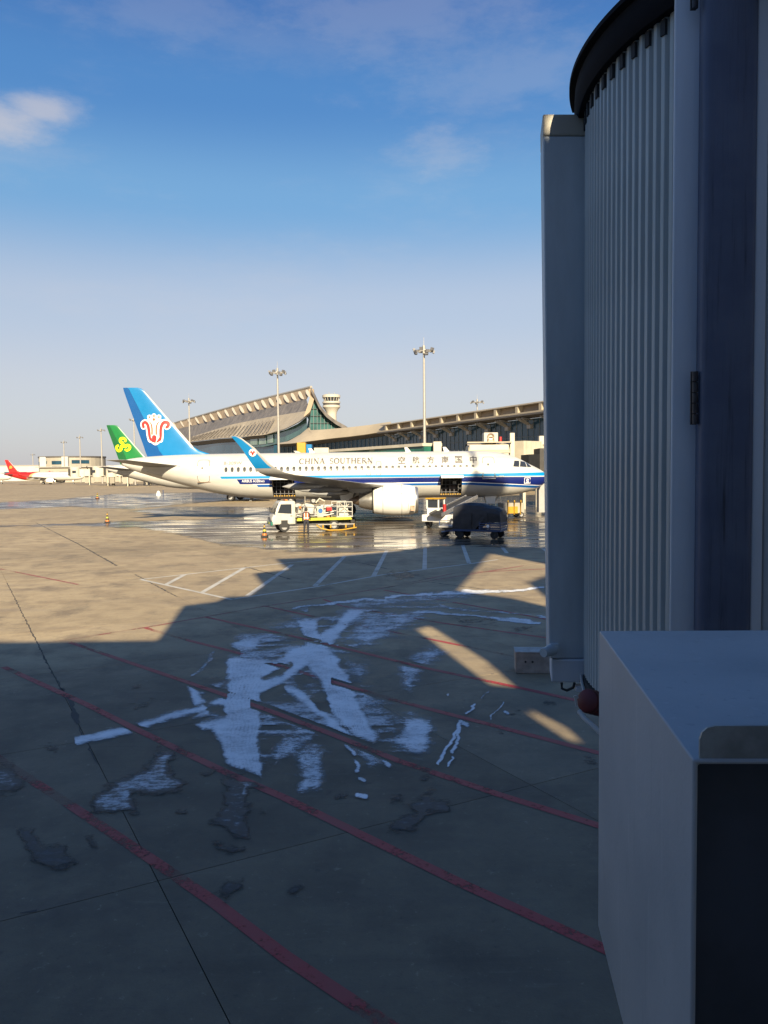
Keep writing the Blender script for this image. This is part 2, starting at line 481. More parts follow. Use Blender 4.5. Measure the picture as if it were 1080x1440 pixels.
# ---- paint lines: sheets 4 mm above the slabs, worn through in places
def worn_paint(name, col, col2, wear):
    m = bpy.data.materials.new(name); m.use_nodes = True
    t = NT(m.node_tree); p = t.n['Principled BSDF']
    pos = t.new('ShaderNodeNewGeometry').outputs['Position']
    n1 = t.noise(pos, 1.3, 5, .65); n2 = t.noise(pos, 14, 5, .7)
    c = t.mix(t.sstep(n1, .35, .65), col, col2)
    t.l.new(c, p.inputs['Base Color']); p.inputs['Roughness'].default_value = .6
    w = t.m('ADD', t.m('MULTIPLY', n1, .6), t.m('MULTIPLY', n2, .55))
    w = t.m('ADD', w, t.m('MULTIPLY', t.sstep(t.noise(pos, .33, 4, .6), .46, .66), .20 * wear))
    a = t.sstep(w, .62 + .1 * (1 - wear), .80 + .1 * (1 - wear), 1.0, .12)
    t.l.new(a, p.inputs['Alpha'])
    return m
M['red_line'] = worn_paint('red_line_paint', (.29, .042, .038), (.36, .026, .028), 1.35)
M['red_line_faded'] = worn_paint('red_line_faded_paint', (.26, .09, .065), (.28, .06, .05), 1.5)
M['white_line'] = worn_paint('white_line_paint', (.50, .48, .43), (.40, .38, .33), .6)
def line(name, pts, w, m, z, label, group, n=40):
    pts = [Vector(p[:2]) for p in pts]; dense = []
    for a, b in zip(pts[:-1], pts[1:]):
        k = max(2, int((b - a).length / .5))
        dense += [a.lerp(b, i / k) for i in range(k)]
    dense.append(pts[-1])
    vs, fs = ribbon(dense, w)
    mb = MB(); mb.add([(v.x, v.y, z) for v in vs], fs)
    o = mb.build(name, m); tag(o, kind='structure')
    return o
nrm = Vector((.7071, .7071)); tdir = Vector((.7071, -.7071))
PX0, PX1 = Vector((-7.87, 19.42)), Vector((7.3, 34.9))
red_px = [
    [(-40, 1043), (0, 1068), (110, 1140), (215, 1210), (300, 1268), (400, 1345), (560, 1452)],
    [(5, 938), (120, 990), (190, 1025), (315, 1085), (400, 1122), (520, 1180), (650, 1243), (840, 1330), (900, 1358)],
    [(97, 903), (200, 938), (300, 972), (380, 1000), (470, 1034), (560, 1070), (700, 1117), (838, 1160), (950, 1194)],
    [(205, 883), (250, 897), (330, 917), (465, 958), (560, 986), (700, 1022), (838, 1058), (930, 1082)],
    [(290, 868), (400, 892), (485, 912), (600, 940), (720, 965), (810, 985), (900, 1003)],
    [(370, 852), (460, 871), (620, 902), (725, 924), (830, 944)],
    [(455, 843), (480, 852), (620, 876), (768, 897)],
    [(540, 830), (700, 858), (768, 871)],
]
for i, pl in enumerate(red_px):
    line('red_line', [on_ground(*q) for q in pl], .14 if i < 5 else .125, 'red_line', .004, '', '')
line('red_line', [on_ground(*q) for q in ((60, 905), (100, 899), (220, 880), (370, 853), (540, 827), (765, 791))], .11, 'red_line_faded', .0055, '', '')
# faint scuffed red marks further out
line('red_line', [on_ground(*q) for q in ((545, 826), (640, 806), (770, 800))], .12, 'red_line_faded', .0057, '', '')
line('red_line', [on_ground(*q) for q in ((0, 800), (60, 812), (110, 822))], .12, 'red_line_faded', .004, '', '')
for i, pl in enumerate([
    [(198, 815), (325, 843), (440, 826), (540, 808), (660, 793), (700, 787)],
    [(198, 815), (340, 799), (480, 783), (560, 775)],
]):
    line('white_line', [on_ground(*q) for q in pl], .15, 'white_line', .0048 + i * .0008, '', '')
for a, b in [((260, 808), (232, 823)), ((343, 799), (283, 834)), ((411, 794), (348, 838)), ((485, 782), (443, 824)), ((544, 774), (525, 811)),
             ((598, 766), (597, 801)), ((650, 765), (660, 793)), ((700, 762), (713, 778)), ((740, 753), (772, 778))]:
    line('white_line', [on_ground(*a), on_ground(*b)], .19, 'white_line', .0064, '', '')

# ---- masks traced on the ground
def seg_dist(px, py, pts, closed):
    d = np.full(px.shape, 1e9)
    pp = list(pts) + ([pts[0]] if closed else [])
    for (ax, ay), (bx, by) in zip(pp[:-1], pp[1:]):
        vx, vy = bx - ax, by - ay; L2 = vx * vx + vy * vy + 1e-9
        t = np.clip(((px - ax) * vx + (py - ay) * vy) / L2, 0, 1)
        d = np.minimum(d, np.hypot(px - ax - t * vx, py - ay - t * vy))
    return d
def inside(px, py, pts):
    r = np.zeros(px.shape, bool); n = len(pts)
    for i in range(n):
        (ax, ay), (bx, by) = pts[i], pts[(i + 1) % n]
        c = ((ay > py) != (by > py)) & (px < (bx - ax) * (py - ay) / (by - ay + 1e-9) + ax)
        r ^= c
    return r
def sdf(px, py, pts):
    d = seg_dist(px, py, pts, True)
    return np.where(inside(px, py, pts), d, -d)
CR = np.array(CAMROT)
def grid(x0, x1, y0, y1, sx, sy):
    X, Y = np.meshgrid(np.arange(x0, x1, sx), np.arange(y0, y1, sy))
    d = np.stack([(X - 540) / F, -(Y - 720) / F, -np.ones_like(X, dtype=float)], -1) @ CR.T
    t = -EYE / d[..., 2]
    return X.astype(float), Y.astype(float), d[..., 0] * t, d[..., 1] * t
def sheet(name, gx, gy, masks, z, m, cut):
    """mesh over the part of the grid where the first mask is above cut; masks stored as attributes"""
    ny, nx = gx.shape
    ok = list(masks.values())[0] > cut
    okc = ok[:-1, :-1] | ok[1:, :-1] | ok[:-1, 1:] | ok[1:, 1:]
    idx = -np.ones(gx.shape, int)
    use = np.zeros(gx.shape, bool)
    use[:-1, :-1] |= okc; use[1:, :-1] |= okc; use[:-1, 1:] |= okc; use[1:, 1:] |= okc
    idx[use] = np.arange(use.sum())
    vs = np.stack([gx[use], gy[use], np.full(use.sum(), z)], -1)
    a, b, c, d = idx[:-1, :-1][okc], idx[:-1, 1:][okc], idx[1:, 1:][okc], idx[1:, :-1][okc]
    fs = np.stack([d, c, b, a], -1)
    me = bpy.data.meshes.new(name); me.from_pydata(vs.tolist(), [], fs.tolist())
    for k, v in masks.items():
        at_ = me.attributes.new(k, 'FLOAT', 'POINT'); at_.data.foreach_set('value', v[use].astype(np.float32))
    me.materials.append(M[m]); me.update()
    o = link(name, me); tag(o, kind='stuff')
    return o

def water_material():
    m = bpy.data.materials.new('meltwater'); m.use_nodes = True
    t = NT(m.node_tree); p = t.n['Principled BSDF']
    pos = t.new('ShaderNodeNewGeometry').outputs['Position']
    a = t.new('ShaderNodeAttribute', attribute_name='wet').outputs['Fac']
    nz = t.noise(t.scaled(pos, (.35, .8, 1)), 1.3, 7, .68)
    f = t.m('ADD', a, t.m('MULTIPLY', t.m('SUBTRACT', nz, .5), .75))
    t.l.new(t.sstep(f, .45, .62), p.inputs['Alpha'])
    t.l.new(t.mix(t.noise(pos, .6, 4), (.060, .047, .035), (.11, .088, .062)), p.inputs['Base Color'])
    rr = t.noise(t.scaled(pos, (.3, 1.0, 1)), .7, 5, .6)
    t.l.new(t.sstep(rr, .38, .64, .06, .48), p.inputs['Roughness'])
    p.inputs['IOR'].default_value = 1.36
    b = t.new('ShaderNodeBump'); b.inputs['Strength'].default_value = .14; b.inputs['Distance'].default_value = .02
    t.l.new(t.noise(t.scaled(pos, (.5, 1.0, 1)), 2.2, 5, .6), b.inputs['Height']); t.l.new(b.outputs[0], p.inputs['Normal'])
    return m
M['meltwater'] = water_material()
X, Y, gx, gy = grid(-40, 1010, 686, 786, 2.5, 1.0)
strip1 = [(-60, 709), (80, 702), (160, 694), (270, 692), (400, 693), (560, 692), (560, 702), (330, 703), (250, 711), (180, 717), (100, 713), (-60, 720)]
dark1 = [(176, 719), (240, 712), (330, 712), (400, 714), (400, 721), (330, 724), (230, 724)]
pond = [(-60, 741), (120, 735), (190, 732), (270, 730), (330, 727), (400, 715), (520, 704), (640, 697), (1000, 690), (1000, 771), (760, 772), (640, 768), (540, 775), (470, 779), (390, 775),
        (320, 769), (250, 752), (190, 743), (90, 740), (-60, 742)]
def soft(px, py, poly, w): return np.clip(.5 + sdf(px, py * 2.2, [(a, b * 2.2) for a, b in poly]) / (2 * w), 0, 1)
wet = np.maximum.reduce([soft(X, Y, strip1, 9), soft(X, Y, dark1, 7), soft(X, Y, pond, 16)])
wet = wet * (.86 + .3 * (fbm(gx * .22, gy * .3) - .35))
o = sheet('meltwater', gx, gy, {'wet': wet}, .009, 'meltwater', .10)
tag(o, 'dark film of meltwater reflecting the airliner and the sky', 'water')

def frost_material():
    m = bpy.data.materials.new('frost'); m.use_nodes = True
    t = NT(m.node_tree); p = t.n['Principled BSDF']
    pos = t.new('ShaderNodeNewGeometry').outputs['Position']
    a = t.new('ShaderNodeAttribute', attribute_name='frost').outputs['Fac']
    n1 = t.noise(t.scaled(pos, (.9, 1.2, 1)), 3.6, 10, .76)
    n2 = t.noise(t.scaled(pos, (.8, 1.5, 1)), 17, 7, .75)
    n3 = t.noise(pos, 70, 4, .7)
    f = t.m('ADD', a, t.m('ADD', t.m('MULTIPLY', t.m('SUBTRACT', n1, .5), 1.15), t.m('MULTIPLY', t.m('SUBTRACT', n2, .5), 1.15)))
    f = t.m('ADD', f, t.m('MULTIPLY', t.m('SUBTRACT', n3, .5), .8))
    t.l.new(t.m('MULTIPLY', t.sstep(f, .42, .98, 0, .90), t.sstep(a, .02, .3)), p.inputs['Alpha'])
    t.l.new(t.mix(t.sstep(t.m('ADD', f, t.m('MULTIPLY', t.m('SUBTRACT', t.noise(pos, 1.1, 5), .5), 1.2)), .55, 1.45), (.42, .44, .46), (.90, .91, .92)), p.inputs['Base Color'])
    p.inputs['Roughness'].default_value = .55
    b = t.new('ShaderNodeBump'); b.inputs['Strength'].default_value = .5; b.inputs['Distance'].default_value = .01
    t.l.new(n2, b.inputs['Height']); t.l.new(b.outputs[0], p.inputs['Normal'])
    return m
M['frost'] = frost_material()
def ice_material():
    m = bpy.data.materials.new('dirty_ice'); m.use_nodes = True
    t = NT(m.node_tree); p = t.n['Principled BSDF']
    pos = t.new('ShaderNodeNewGeometry').outputs['Position']
    a = t.new('ShaderNodeAttribute', attribute_name='wet').outputs['Fac']
    ic = t.new('ShaderNodeAttribute', attribute_name='ice').outputs['Fac']
    nz = t.noise(t.scaled(pos, (.8, 1.4, 1)), 3.4, 9, .72)
    f = t.m('ADD', a, t.m('MULTIPLY', t.m('SUBTRACT', nz, .5), 1.7))
    vn = t.noise(t.scaled(pos, (.8, 1.5, 1)), 8, 8, .75)
    t.l.new(t.m('MULTIPLY', t.sstep(t.m('ADD', f, t.m('MULTIPLY', t.m('SUBTRACT', vn, .5), .8)), .38, .78), .9), p.inputs['Alpha'])
    rim = t.sstep(t.m('ADD', f, t.m('MULTIPLY', t.m('SUBTRACT', vn, .5), .6)), .66, .92)
    inner = t.mix(t.sstep(vn, .44, .66), (.012, .012, .012), (.085, .088, .092))
    inner = t.mix(t.m('MULTIPLY', t.sstep(t.m('ADD', ic, t.m('MULTIPLY', t.m('SUBTRACT', vn, .5), 2.0)), .50, 1.0), .9), inner, (.62, .64, .66))
    t.l.new(t.mix(rim, (.013, .013, .013), inner), p.inputs['Base Color'])
    t.l.new(t.sstep(vn, .3, .7, .35, .6), p.inputs['Roughness']); p.inputs['Specular IOR Level'].default_value = .3
    return m
M['dirty_ice'] = ice_material()

X, Y, gx, gy = grid(60, 845, 818, 1200, 1.6, 1.3)
wx = X + 15 * (fbm(gx * 1.1, gy * 1.1, 6) - .5) + 9 * (fbm(gx * 1.4 + 3, gy * 4.0, 5) - .5)
wy = Y + 9 * (fbm(gx * 1.3 + 9, gy * 1.3 + 3, 6) - .5)
streak = .55 * fbm(gx * 1.1, gy * 2.3, 6) + .45 * fbm(gx * .7 + 5, gy * 4.6, 5)
fr = np.zeros(X.shape)
field = [(300, 945), (330, 895), (415, 852), (540, 835), (640, 830), (640, 862), (590, 890), (530, 925), (530, 965), (560, 1000), (612, 1008), (610, 1060), (545, 1078), (500, 1052), (462, 1050), (460, 1115), (420, 1120), (410, 1075), (372, 1092), (318, 1075), (300, 1035)]
fr = np.clip(.5 + sdf(wx, wy, field) / 50, 0, 1) * np.clip(.20 + 1.7 * (streak - .40) * 2, 0, .84)
def solid(poly, amt=1.25, w=9): return amt * np.clip(.5 + sdf(wx, wy, poly) / w, 0, 1)
def stroke(pts, w, amt=1.0, feather=.7): return amt * np.clip((1.12 - seg_dist(wx, wy, pts, False) / (w / 2)) / feather, 0, 1.2)
for poly, amt in [       # thin streaky smears
    ([(515, 856), (585, 860), (600, 875), (556, 895), (520, 916), (478, 902)], .70), ([(479, 921), (525, 926), (520, 940), (512, 965), (535, 985), (545, 1000), (510, 1000), (490, 955)], .66),
    ([(556, 933), (580, 915), (615, 905), (632, 915), (605, 942), (590, 960), (575, 975), (558, 965)], .72), ([(484, 1042), (520, 1052), (548, 1072), (520, 1080), (500, 1060)], .78),
    ([(366, 1000), (395, 1005), (385, 1022), (366, 1018)], .7), ([(372, 985), (420, 983), (412, 997), (375, 997)], .66), ([(415, 953), (440, 950), (454, 977), (440, 987), (420, 975)], .62),
    ([(481, 847), (548, 838), (640, 832), (680, 838), (600, 850), (530, 855), (500, 857)], .82), ([(560, 845), (660, 850), (720, 862), (600, 862)], .6),
    ([(384, 890), (413, 872), (425, 885), (428, 903), (405, 914), (372, 908)], .52), ([(420, 858), (440, 851), (500, 849), (490, 862), (455, 872)], .60),
    ([(500, 1005), (535, 1000), (540, 1020), (525, 1025)], .66), ([(395, 930), (432, 925), (440, 940), (405, 950)], .7), ([(300, 945), (318, 930), (318, 960), (290, 965)], .45),
]:
    fr = np.maximum(fr, amt * np.clip(.5 + sdf(wx, wy, poly) / 26, 0, 1) * (.52 + 1.35 * streak))
for poly, amt in [       # cloudy half covered patches
    ([(532, 1042), (560, 1030), (570, 1008), (606, 1010), (604, 1056), (590, 1064), (555, 1052)], .98), ([(418, 1058), (455, 1055), (459, 1090), (455, 1113), (418, 1119), (422, 1090)], .92),
    ([(372, 1065), (400, 1035), (447, 1028), (440, 1048), (390, 1077)], .86), ([(324, 904), (336, 892), (384, 890), (372, 905), (366, 921), (345, 925), (319, 923)], 1.0),
    ([(409, 857), (436, 853), (440, 866), (480, 864), (471, 878), (447, 872), (413, 870)], 1.0), ([(353, 1090), (370, 1098), (376, 1105), (356, 1108)], .7), ([(571, 1004), (578, 1000), (590, 1005), (580, 1010)], 1.0),
]:
    fr = np.maximum(fr, solid(poly, amt, 20) * (.62 + .75 * streak))
for poly in [            # tyre swept bands, dense and bright
    [(317, 924), (345, 925), (375, 926), (398, 930), (420, 934), (413, 950), (394, 962), (372, 978), (367, 990), (366, 1011), (367, 1064), (368, 1096), (353, 1090), (322, 1079), (316, 1074), (312, 1050), (298, 1028), (285, 1031), (272, 1021), (290, 1011), (312, 1006), (317, 987), (318, 960)],
    [(270, 1010), (300, 990), (317, 978), (345, 964), (375, 940), (406, 914), (428, 904), (449, 890), (471, 878), (492, 854), (519, 856), (490, 884), (478, 899), (458, 918), (440, 935), (413, 952), (385, 968), (360, 987), (330, 1002), (300, 1008)],
    [(102, 1040), (180, 1022), (240, 1005), (300, 985), (318, 977), (318, 990), (290, 1000), (240, 1013), (180, 1034), (104, 1050)],
    [(413, 870), (447, 872), (451, 890), (458, 905), (478, 926), (488, 950), (496, 974), (506, 990), (524, 1022), (534, 1042), (527, 1049), (500, 1036), (476, 1018), (469, 1010), (461, 999), (452, 974), (437, 947), (428, 925), (428, 904), (420, 885)],
    [(396, 962), (410, 965), (432, 979), (447, 992), (469, 1009), (502, 1036), (485, 1034), (460, 1021), (440, 1004), (420, 989), (398, 973)],
    [(264, 964), (276, 962), (282, 975), (290, 986), (274, 994), (268, 985)], [(276, 974), (300, 962), (318, 954), (318, 962), (300, 972), (280, 978)],
]:
    fr = np.maximum(fr, solid(poly, (1.42 if poly[0] == (102, 1040) else 1.20) + .5 * (streak - .5), 12))
for pts, w, amt in [
    ([(541, 840), (620, 835), (700, 831), (765, 827)], 6, .95), ([(584, 861), (680, 868), (760, 876)], 5, .85), ([(620, 853), (700, 861), (768, 868)], 3.5, .7),
    ([(272, 952), (300, 920)], 10, .55), ([(410, 857), (470, 848), (540, 843)], 5, .8),
    ([(666, 992), (655, 1005)], 6, .95), ([(652, 1010), (640, 1032), (628, 1052), (621, 1074)], 8, .95), ([(648, 1012), (642, 1045), (638, 1058)], 9, .95), ([(640, 1065), (635, 1078)], 6, .9), ([(650, 1016), (658, 1022)], 13, .8),
    ([(688, 974), (674, 984)], 3, .7), ([(704, 990), (692, 1012)], 4, .8), ([(710, 1002), (716, 1004)], 6, .8), ([(501, 1072), (504, 1084)], 9, .85), ([(538, 1066), (546, 1076)], 12, .9), ([(484, 1044), (500, 1062)], 8, .85),
    ([(505, 1096), (513, 1100)], 9, .8), ([(502, 1120), (514, 1122)], 8, 1.0), ([(628, 978), (632, 980)], 3, .7),
]:
    fr = np.maximum(fr, stroke(pts, w, amt))
for hole, amt in (([(365, 955), (392, 943), (410, 933), (410, 938), (395, 950), (366, 956)], 1.1), ([(414, 956), (432, 950), (434, 960), (416, 963)], .8), ([(437, 858), (478, 854), (470, 866), (440, 868)], .7), ([(290, 990), (316, 990), (317, 1004), (296, 1003)], .9),
                  ([(367, 975), (396, 963), (402, 975), (372, 985)], .7), ([(437, 985), (455, 978), (462, 1000), (448, 1000)], .8)):
    fr = fr - solid(hole, amt, 6)
# faint tread lines pressed along the bands
for off in np.linspace(-22, 22, 9):
    fr = fr - .26 * stroke([(345 + off, 930), (341 + off, 990), (342 + off, 1050), (345 + off, 1092)], 2.2) * fbm(gx * 3, gy * 2.5)
    fr = fr - .26 * stroke([(432 + off * .75, 880), (448 + off * .75, 925), (470 + off * .75, 970), (500 + off * .75, 1030)], 2.2) * fbm(gx * 3, gy * 2.5)
for k, lo, hi, keep in ((1, 0, 900, 0), (2, 318, 352, 1), (3, 337, 466, 1), (4, 425, 500, 1), (5, 440, 560, 1)):
    dline = seg_dist(X + 5 * (fbm(gx * 3, gy * 3) - .5), Y, red_px[k], False)
    on = np.clip((5.5 if k < 3 else 4.0) + .004 * (Y - 900) * 3 - dline, 0, 1)
    cov = np.where((X > lo) & (X < hi), (fbm(gx * 1.7 + 3 * k, gy * 1.7) > .60) if keep else 1.0, 1.0)
    fr = fr - on * cov * 1.0
fr = np.clip(fr, 0, 1.4) * (.84 + .32 * fbm(gx * 2.2, gy * 2.2))
fr = fr * np.clip((X - 102 - (Y - 1040) * .25) / 3, 0, 1)
o = sheet('frost', gx, gy, {'frost': fr}, .013, 'frost', .10)
tag(o, 'white frost crossed by curving tyre tracks on the shaded apron', 'frost')

patches = [
    ([(130, 1118), (165, 1092), (200, 1078), (225, 1050), (248, 1052), (240, 1085), (262, 1098), (255, 1112), (215, 1122), (190, 1118), (200, 1150), (160, 1150), (124, 1143)], .75),
    ([(312, 1090), (345, 1090), (352, 1120), (348, 1150), (355, 1180), (325, 1178), (298, 1160), (312, 1130)], .45),
    ([(295, 1188), (345, 1186), (348, 1198), (310, 1200)], .05),
    ([(540, 1165), (560, 1150), (580, 1148), (575, 1130), (590, 1115), (608, 1110), (612, 1125), (634, 1128), (630, 1148), (600, 1152), (585, 1172), (555, 1172)], .40),
    ([(-40, 1080), (15, 1075), (38, 1100), (20, 1118), (-40, 1112)], .55),
    ([(18, 1162), (45, 1166), (60, 1185), (95, 1190), (116, 1218), (80, 1228), (50, 1216), (32, 1200)], .05),
    ([(302, 1262), (318, 1240), (345, 1236), (338, 1255), (318, 1272)], .25), ([(395, 1255), (412, 1245), (426, 1248), (412, 1262)], .05),
    ([(112, 1178), (130, 1175), (150, 1200), (140, 1205)], .1), ([(60, 1046), (85, 1044), (82, 1056), (66, 1056)], .3), 
    ([(318, 1085), (345, 1092), (372, 1106), (352, 1114), (350, 1148), (325, 1132)], .75), ([(545, 1128), (562, 1118), (568, 1128), (548, 1136)], .4),
    ([(588, 1088), (605, 1085), (608, 1098), (592, 1100)], .6), ([(720, 884), (745, 880), (752, 886), (730, 892)], .0),
    ([(245, 1140), (262, 1138), (262, 1146), (248, 1146)], .1), 
    ([(360, 1142), (372, 1140), (374, 1150), (362, 1150)], .3), ([(470, 1118), (490, 1115), (488, 1124), (472, 1126)], .4), ([(280, 1085), (300, 1080), (312, 1088), (290, 1094)], .5),
    ([(540, 806), (575, 804), (600, 812), (560, 816)], .1), ([(820, 1062), (838, 1064), (836, 1074), (824, 1072)], .3), ([(765, 984), (778, 982), (776, 990), (766, 992)], .5),
    ([(640, 870), (700, 872), (700, 878), (650, 878)], .2), ([(180, 965), (200, 962), (198, 972), (184, 972)], .2),
    ([(190, 988), (212, 985), (208, 998), (192, 1000)], .4), ([(700, 1030), (712, 1030), (710, 1036)], .3), 
    ([(770, 985), (782, 983), (784, 992), (772, 994)], .6), ([(720, 1000), (730, 998), (732, 1008), (722, 1008)], .8),
]
X, Y, gx, gy = grid(-40, 845, 800, 1300, 2.5, 2.0)
wx = X + 22 * (fbm(gx * 2.3, gy * 2.3, 6) - .5); wy = Y + 16 * (fbm(gx * 3.1 + 9, gy * 3.1 + 3) - .5)
wet2 = np.zeros(X.shape); ice2 = np.zeros(X.shape)
for poly, ic in patches:
    s = sdf(wx, wy, poly); k = np.clip(.42 + s / 20, 0, 1)
    ice2 = np.where(k > wet2, ic * np.clip(s / 12, 0, 1), ice2); wet2 = np.maximum(wet2, k)
o = sheet('dirty_ice', gx, gy, {'wet': wet2, 'ice': ice2}, .010, 'dirty_ice', .08)
tag(o, 'scattered patches of dark wet ice on the shaded apron', 'ice')

# cracks and tar repairs along the joints
def tar(pts, w, seed):
    rnd = random.Random(seed); out = []
    P_ = [on_ground(*q) for q in pts]
    dense = []
    for a, b in zip(P_[:-1], P_[1:]):
        k = max(2, int((b - a).length / .12)); dense += [a.lerp(b, i / k) for i in range(k)]
    ws = [w * rnd.uniform(.15, 1.3) for _ in dense]
    vs, fs = ribbon([Vector((q.x + rnd.uniform(-.02, .02), q.y + rnd.uniform(-.02, .02))) for q in dense], ws)
    mb = MB(); mb.add([(v.x, v.y, .0035) for v in vs], fs)
    tag(mb.build('tar_crack', 'joint_sealant'), kind='structure')
tar([(10, 820), (30, 860), (50, 900), (70, 940), (90, 975)], .035, 1)
tar([(86, 968), (98, 985), (103, 1000), (110, 1022)], .10, 2)
tar([(110, 1022), (140, 1080)], .025, 3)
tar([(50, 735), (110, 765), (165, 796)], .10, 4)
tar([(190, 808), (250, 840)], .06, 6)
tar([(345, 797), (410, 815)], .10, 5)
tar([(490, 788), (545, 800)], .10, 7); tar([(30, 1285), (80, 1275)], .035, 8)
tar([(600, 818), (690, 830)], .08, 9)

# ================================================================== unseen screen added behind the viewpoint to cast the foreground shade
WY = -5.0
KW = math.tan(SUN_EL) / math.tan(math.radians(15))
prof = [(-70, 0), (-70, 6.56), (-1.76, 6.56), (-1.62, 7.95), (-.6, 8.15), (-.35, 8.4), (.40, 8.43), (.9, 9.1), (.55, 10.05), (2.0, 10.35), (1.55, 11.5), (4.4, 11.68), (8, 12.35), (12.8, 15.2), (14.2, 16.3),
        (15.6, 15.2), (18.4, 15.4), (18.6, 21.4), (19.5, 22.0), (22.3, 21.6), (22.4, 14), (32, 13.0), (32, 0)]  # outline drawn back along the sun from the wanted shadow edges
hole_wedge = [(7.55, 8.6), (12.3, 11.9), (13.4, 10.6), (12.5, 9.8), (10.6, 9.1), (9.9, 8.0), (9.45, 7.7), (8.9, 8.15)]  # gaps shaped to let the sunlit patches through to the apron
hole_a = [(4.86, 6.85), (5.30, 6.98), (5.66, 5.95), (5.62, 5.34), (5.18, 5.38)]
hole_b = [(5.24, 4.95), (5.40, 4.90), (5.42, 5.0), (5.66, 4.72), (5.62, 4.52), (5.44, 4.52)]
_k = -L.z / L.y
hole_c = [(2.915, 6.68 + _k * 10.7), (3.12, 6.67 + _k * 10.7), (2.915, 6.48 + _k * 10.7)]  # small gap cut to light the corner of the pillar cap
prof, hole_wedge, hole_a, hole_b = [[(a, b * KW) for a, b in q] for q in (prof, hole_wedge, hole_a, hole_b)]
def pierced_wall(name, outer, holes, y0, y1, m, parent):
    loops = [[Vector((a, b, 0)) for a, b in outer]] + [[Vector((a, b, 0)) for a, b in h] for h in holes]
    tris = tessellate_polygon(loops)
    flat = [v for lp in loops for v in lp]; n = len(flat)
    mb = MB()
    fs = [tuple(t) for t in tris] + [tuple(n + i for i in reversed(t)) for t in tris]
    k = 0
    for lp in loops:
        m_ = len(lp)
        for i in range(m_):
            a, b = k + i, k + (i + 1) % m_; fs.append((a, b, n + b, n + a))
        k += m_
    mb.add([(v.x, y0, v.y) for v in flat] + [(v.x, y1, v.y) for v in flat], fs)
    return mb.build(name, m, parent)
cc = thing('shade_screen', 'unseen grey pierced wall added behind the viewpoint to shade the near apron', 'building', (0, WY, 0))
pierced_wall('wall', prof, [hole_wedge, hole_a, hole_b, hole_c], -.12, 0, 'screen_grey', cc)
mb = MB(); mb.box((-35, -6.3, 10.3), (66, 12, .3)); mb.build('roof', 'roof_top', cc)  # slab belonging to the added screen, out of view
mb = MB(); mb.cyl((19.7, -1, 36), (19.7, -1, 50), .22, .14); mb.build('shade_mast', 'mast_grey', cc)  # unseen mast placed for the narrow shadow streak on the airliner

# ================================================================== TERMINAL
def path_lerp(pts, n):
    """resample a list of (px, py, depth) to n points, evenly by px length"""
    P_ = [np.array(p, float) for p in pts]; ls = [0]
    for a, b in zip(P_[:-1], P_[1:]): ls.append(ls[-1] + np.hypot(*(b - a)[:2]) + 1e-6)
    out = []
    for i in range(n):
        t = ls[-1] * i / (n - 1); k = min(len(ls) - 2, max(0, int(np.searchsorted(ls, t) - 1)))
        u = (t - ls[k]) / (ls[k + 1] - ls[k]); out.append(P_[k] * (1 - u) + P_[k + 1] * u)
    return [at(*p) for p in out]
def skin_between(name, A, Bp, m, parent, n=24, rows=4, sag=0.0, thick=.5, label=None):
    a = path_lerp(A, n); b = path_lerp(Bp, n); mb = MB(); rings = []
    for i in range(n):
        row = []
        for k in range(rows + 1):
            t = k / rows; p = a[i].lerp(b[i], t); p.z -= sag * 4 * t * (1 - t); row.append(p)
        rings.append(row)
    mb.loft(rings, closed=False)
    off = Vector((.3, 1, -.25)).normalized() * thick
    mb2 = [[p + off for p in r] for r in rings]
    mb.loft([list(reversed(r)) for r in mb2], closed=False)
    # rim
    loop = [r[0] for r in rings] + rings[-1][1:] + [r[-1] for r in reversed(rings[:-1])] + list(reversed(rings[0][1:-1]))
    lo2 = [p + off for p in loop]
    mb.loft([loop, lo2], closed=True)
    return mb.build(name, m, parent, smooth=SM)

def hall_depth(px, off=0):                      # the long hall runs away to the left
    Xr = (px - 540) / F
    # ridge line from (-27, 285) with direction (-96, 181)
    return (285 + 181 / 96 * -27) / (1 + 181 / 96 * Xr) - off if True else 0
def hd(pts, off): return [(x, y, hall_depth(x) - off) for x, y in pts]
th = thing('terminal_hall', 'large terminal hall with swooping upturned roof and glass gable end', 'building', at(437, 640, 270) * 1)
th.location = (0, 0, 0)
RID = [(236, 599), (250, 594), (300, 580), (340, 569), (380, 559), (437.5, 545)]
FIN = [(236, 607), (255, 602), (325, 585.5), (380, 573.5), (430, 561)]
TIL = [(236, 622), (267, 615), (325, 597), (380, 586), (436, 577)]
SWO = [(236, 628), (268, 621), (310, 616), (345, 614), (372, 611.5), (402, 602.5), (422, 592), (436, 579)]
skin_between('ridge_band', hd(RID, 0), hd(FIN, 5), 'niche', th, 30, 3, .0, .8)
skin_between('tiled_roof', hd(FIN, 5), hd(TIL, 14), 'roof_tile', th, 30, 4, .3, .6)
skin_between('lower_roof', hd(TIL, 14), hd(SWO, 30), 'roof_beige', th, 40, 6, .8, .6)
mb = MB(); a = path_lerp([(x, y - .6, hall_depth(x) + .5) for x, y in RID], 40); mb.tube(a, .55, 6); mb.build('ridge_cap', 'mast_grey', th, smooth=SM)
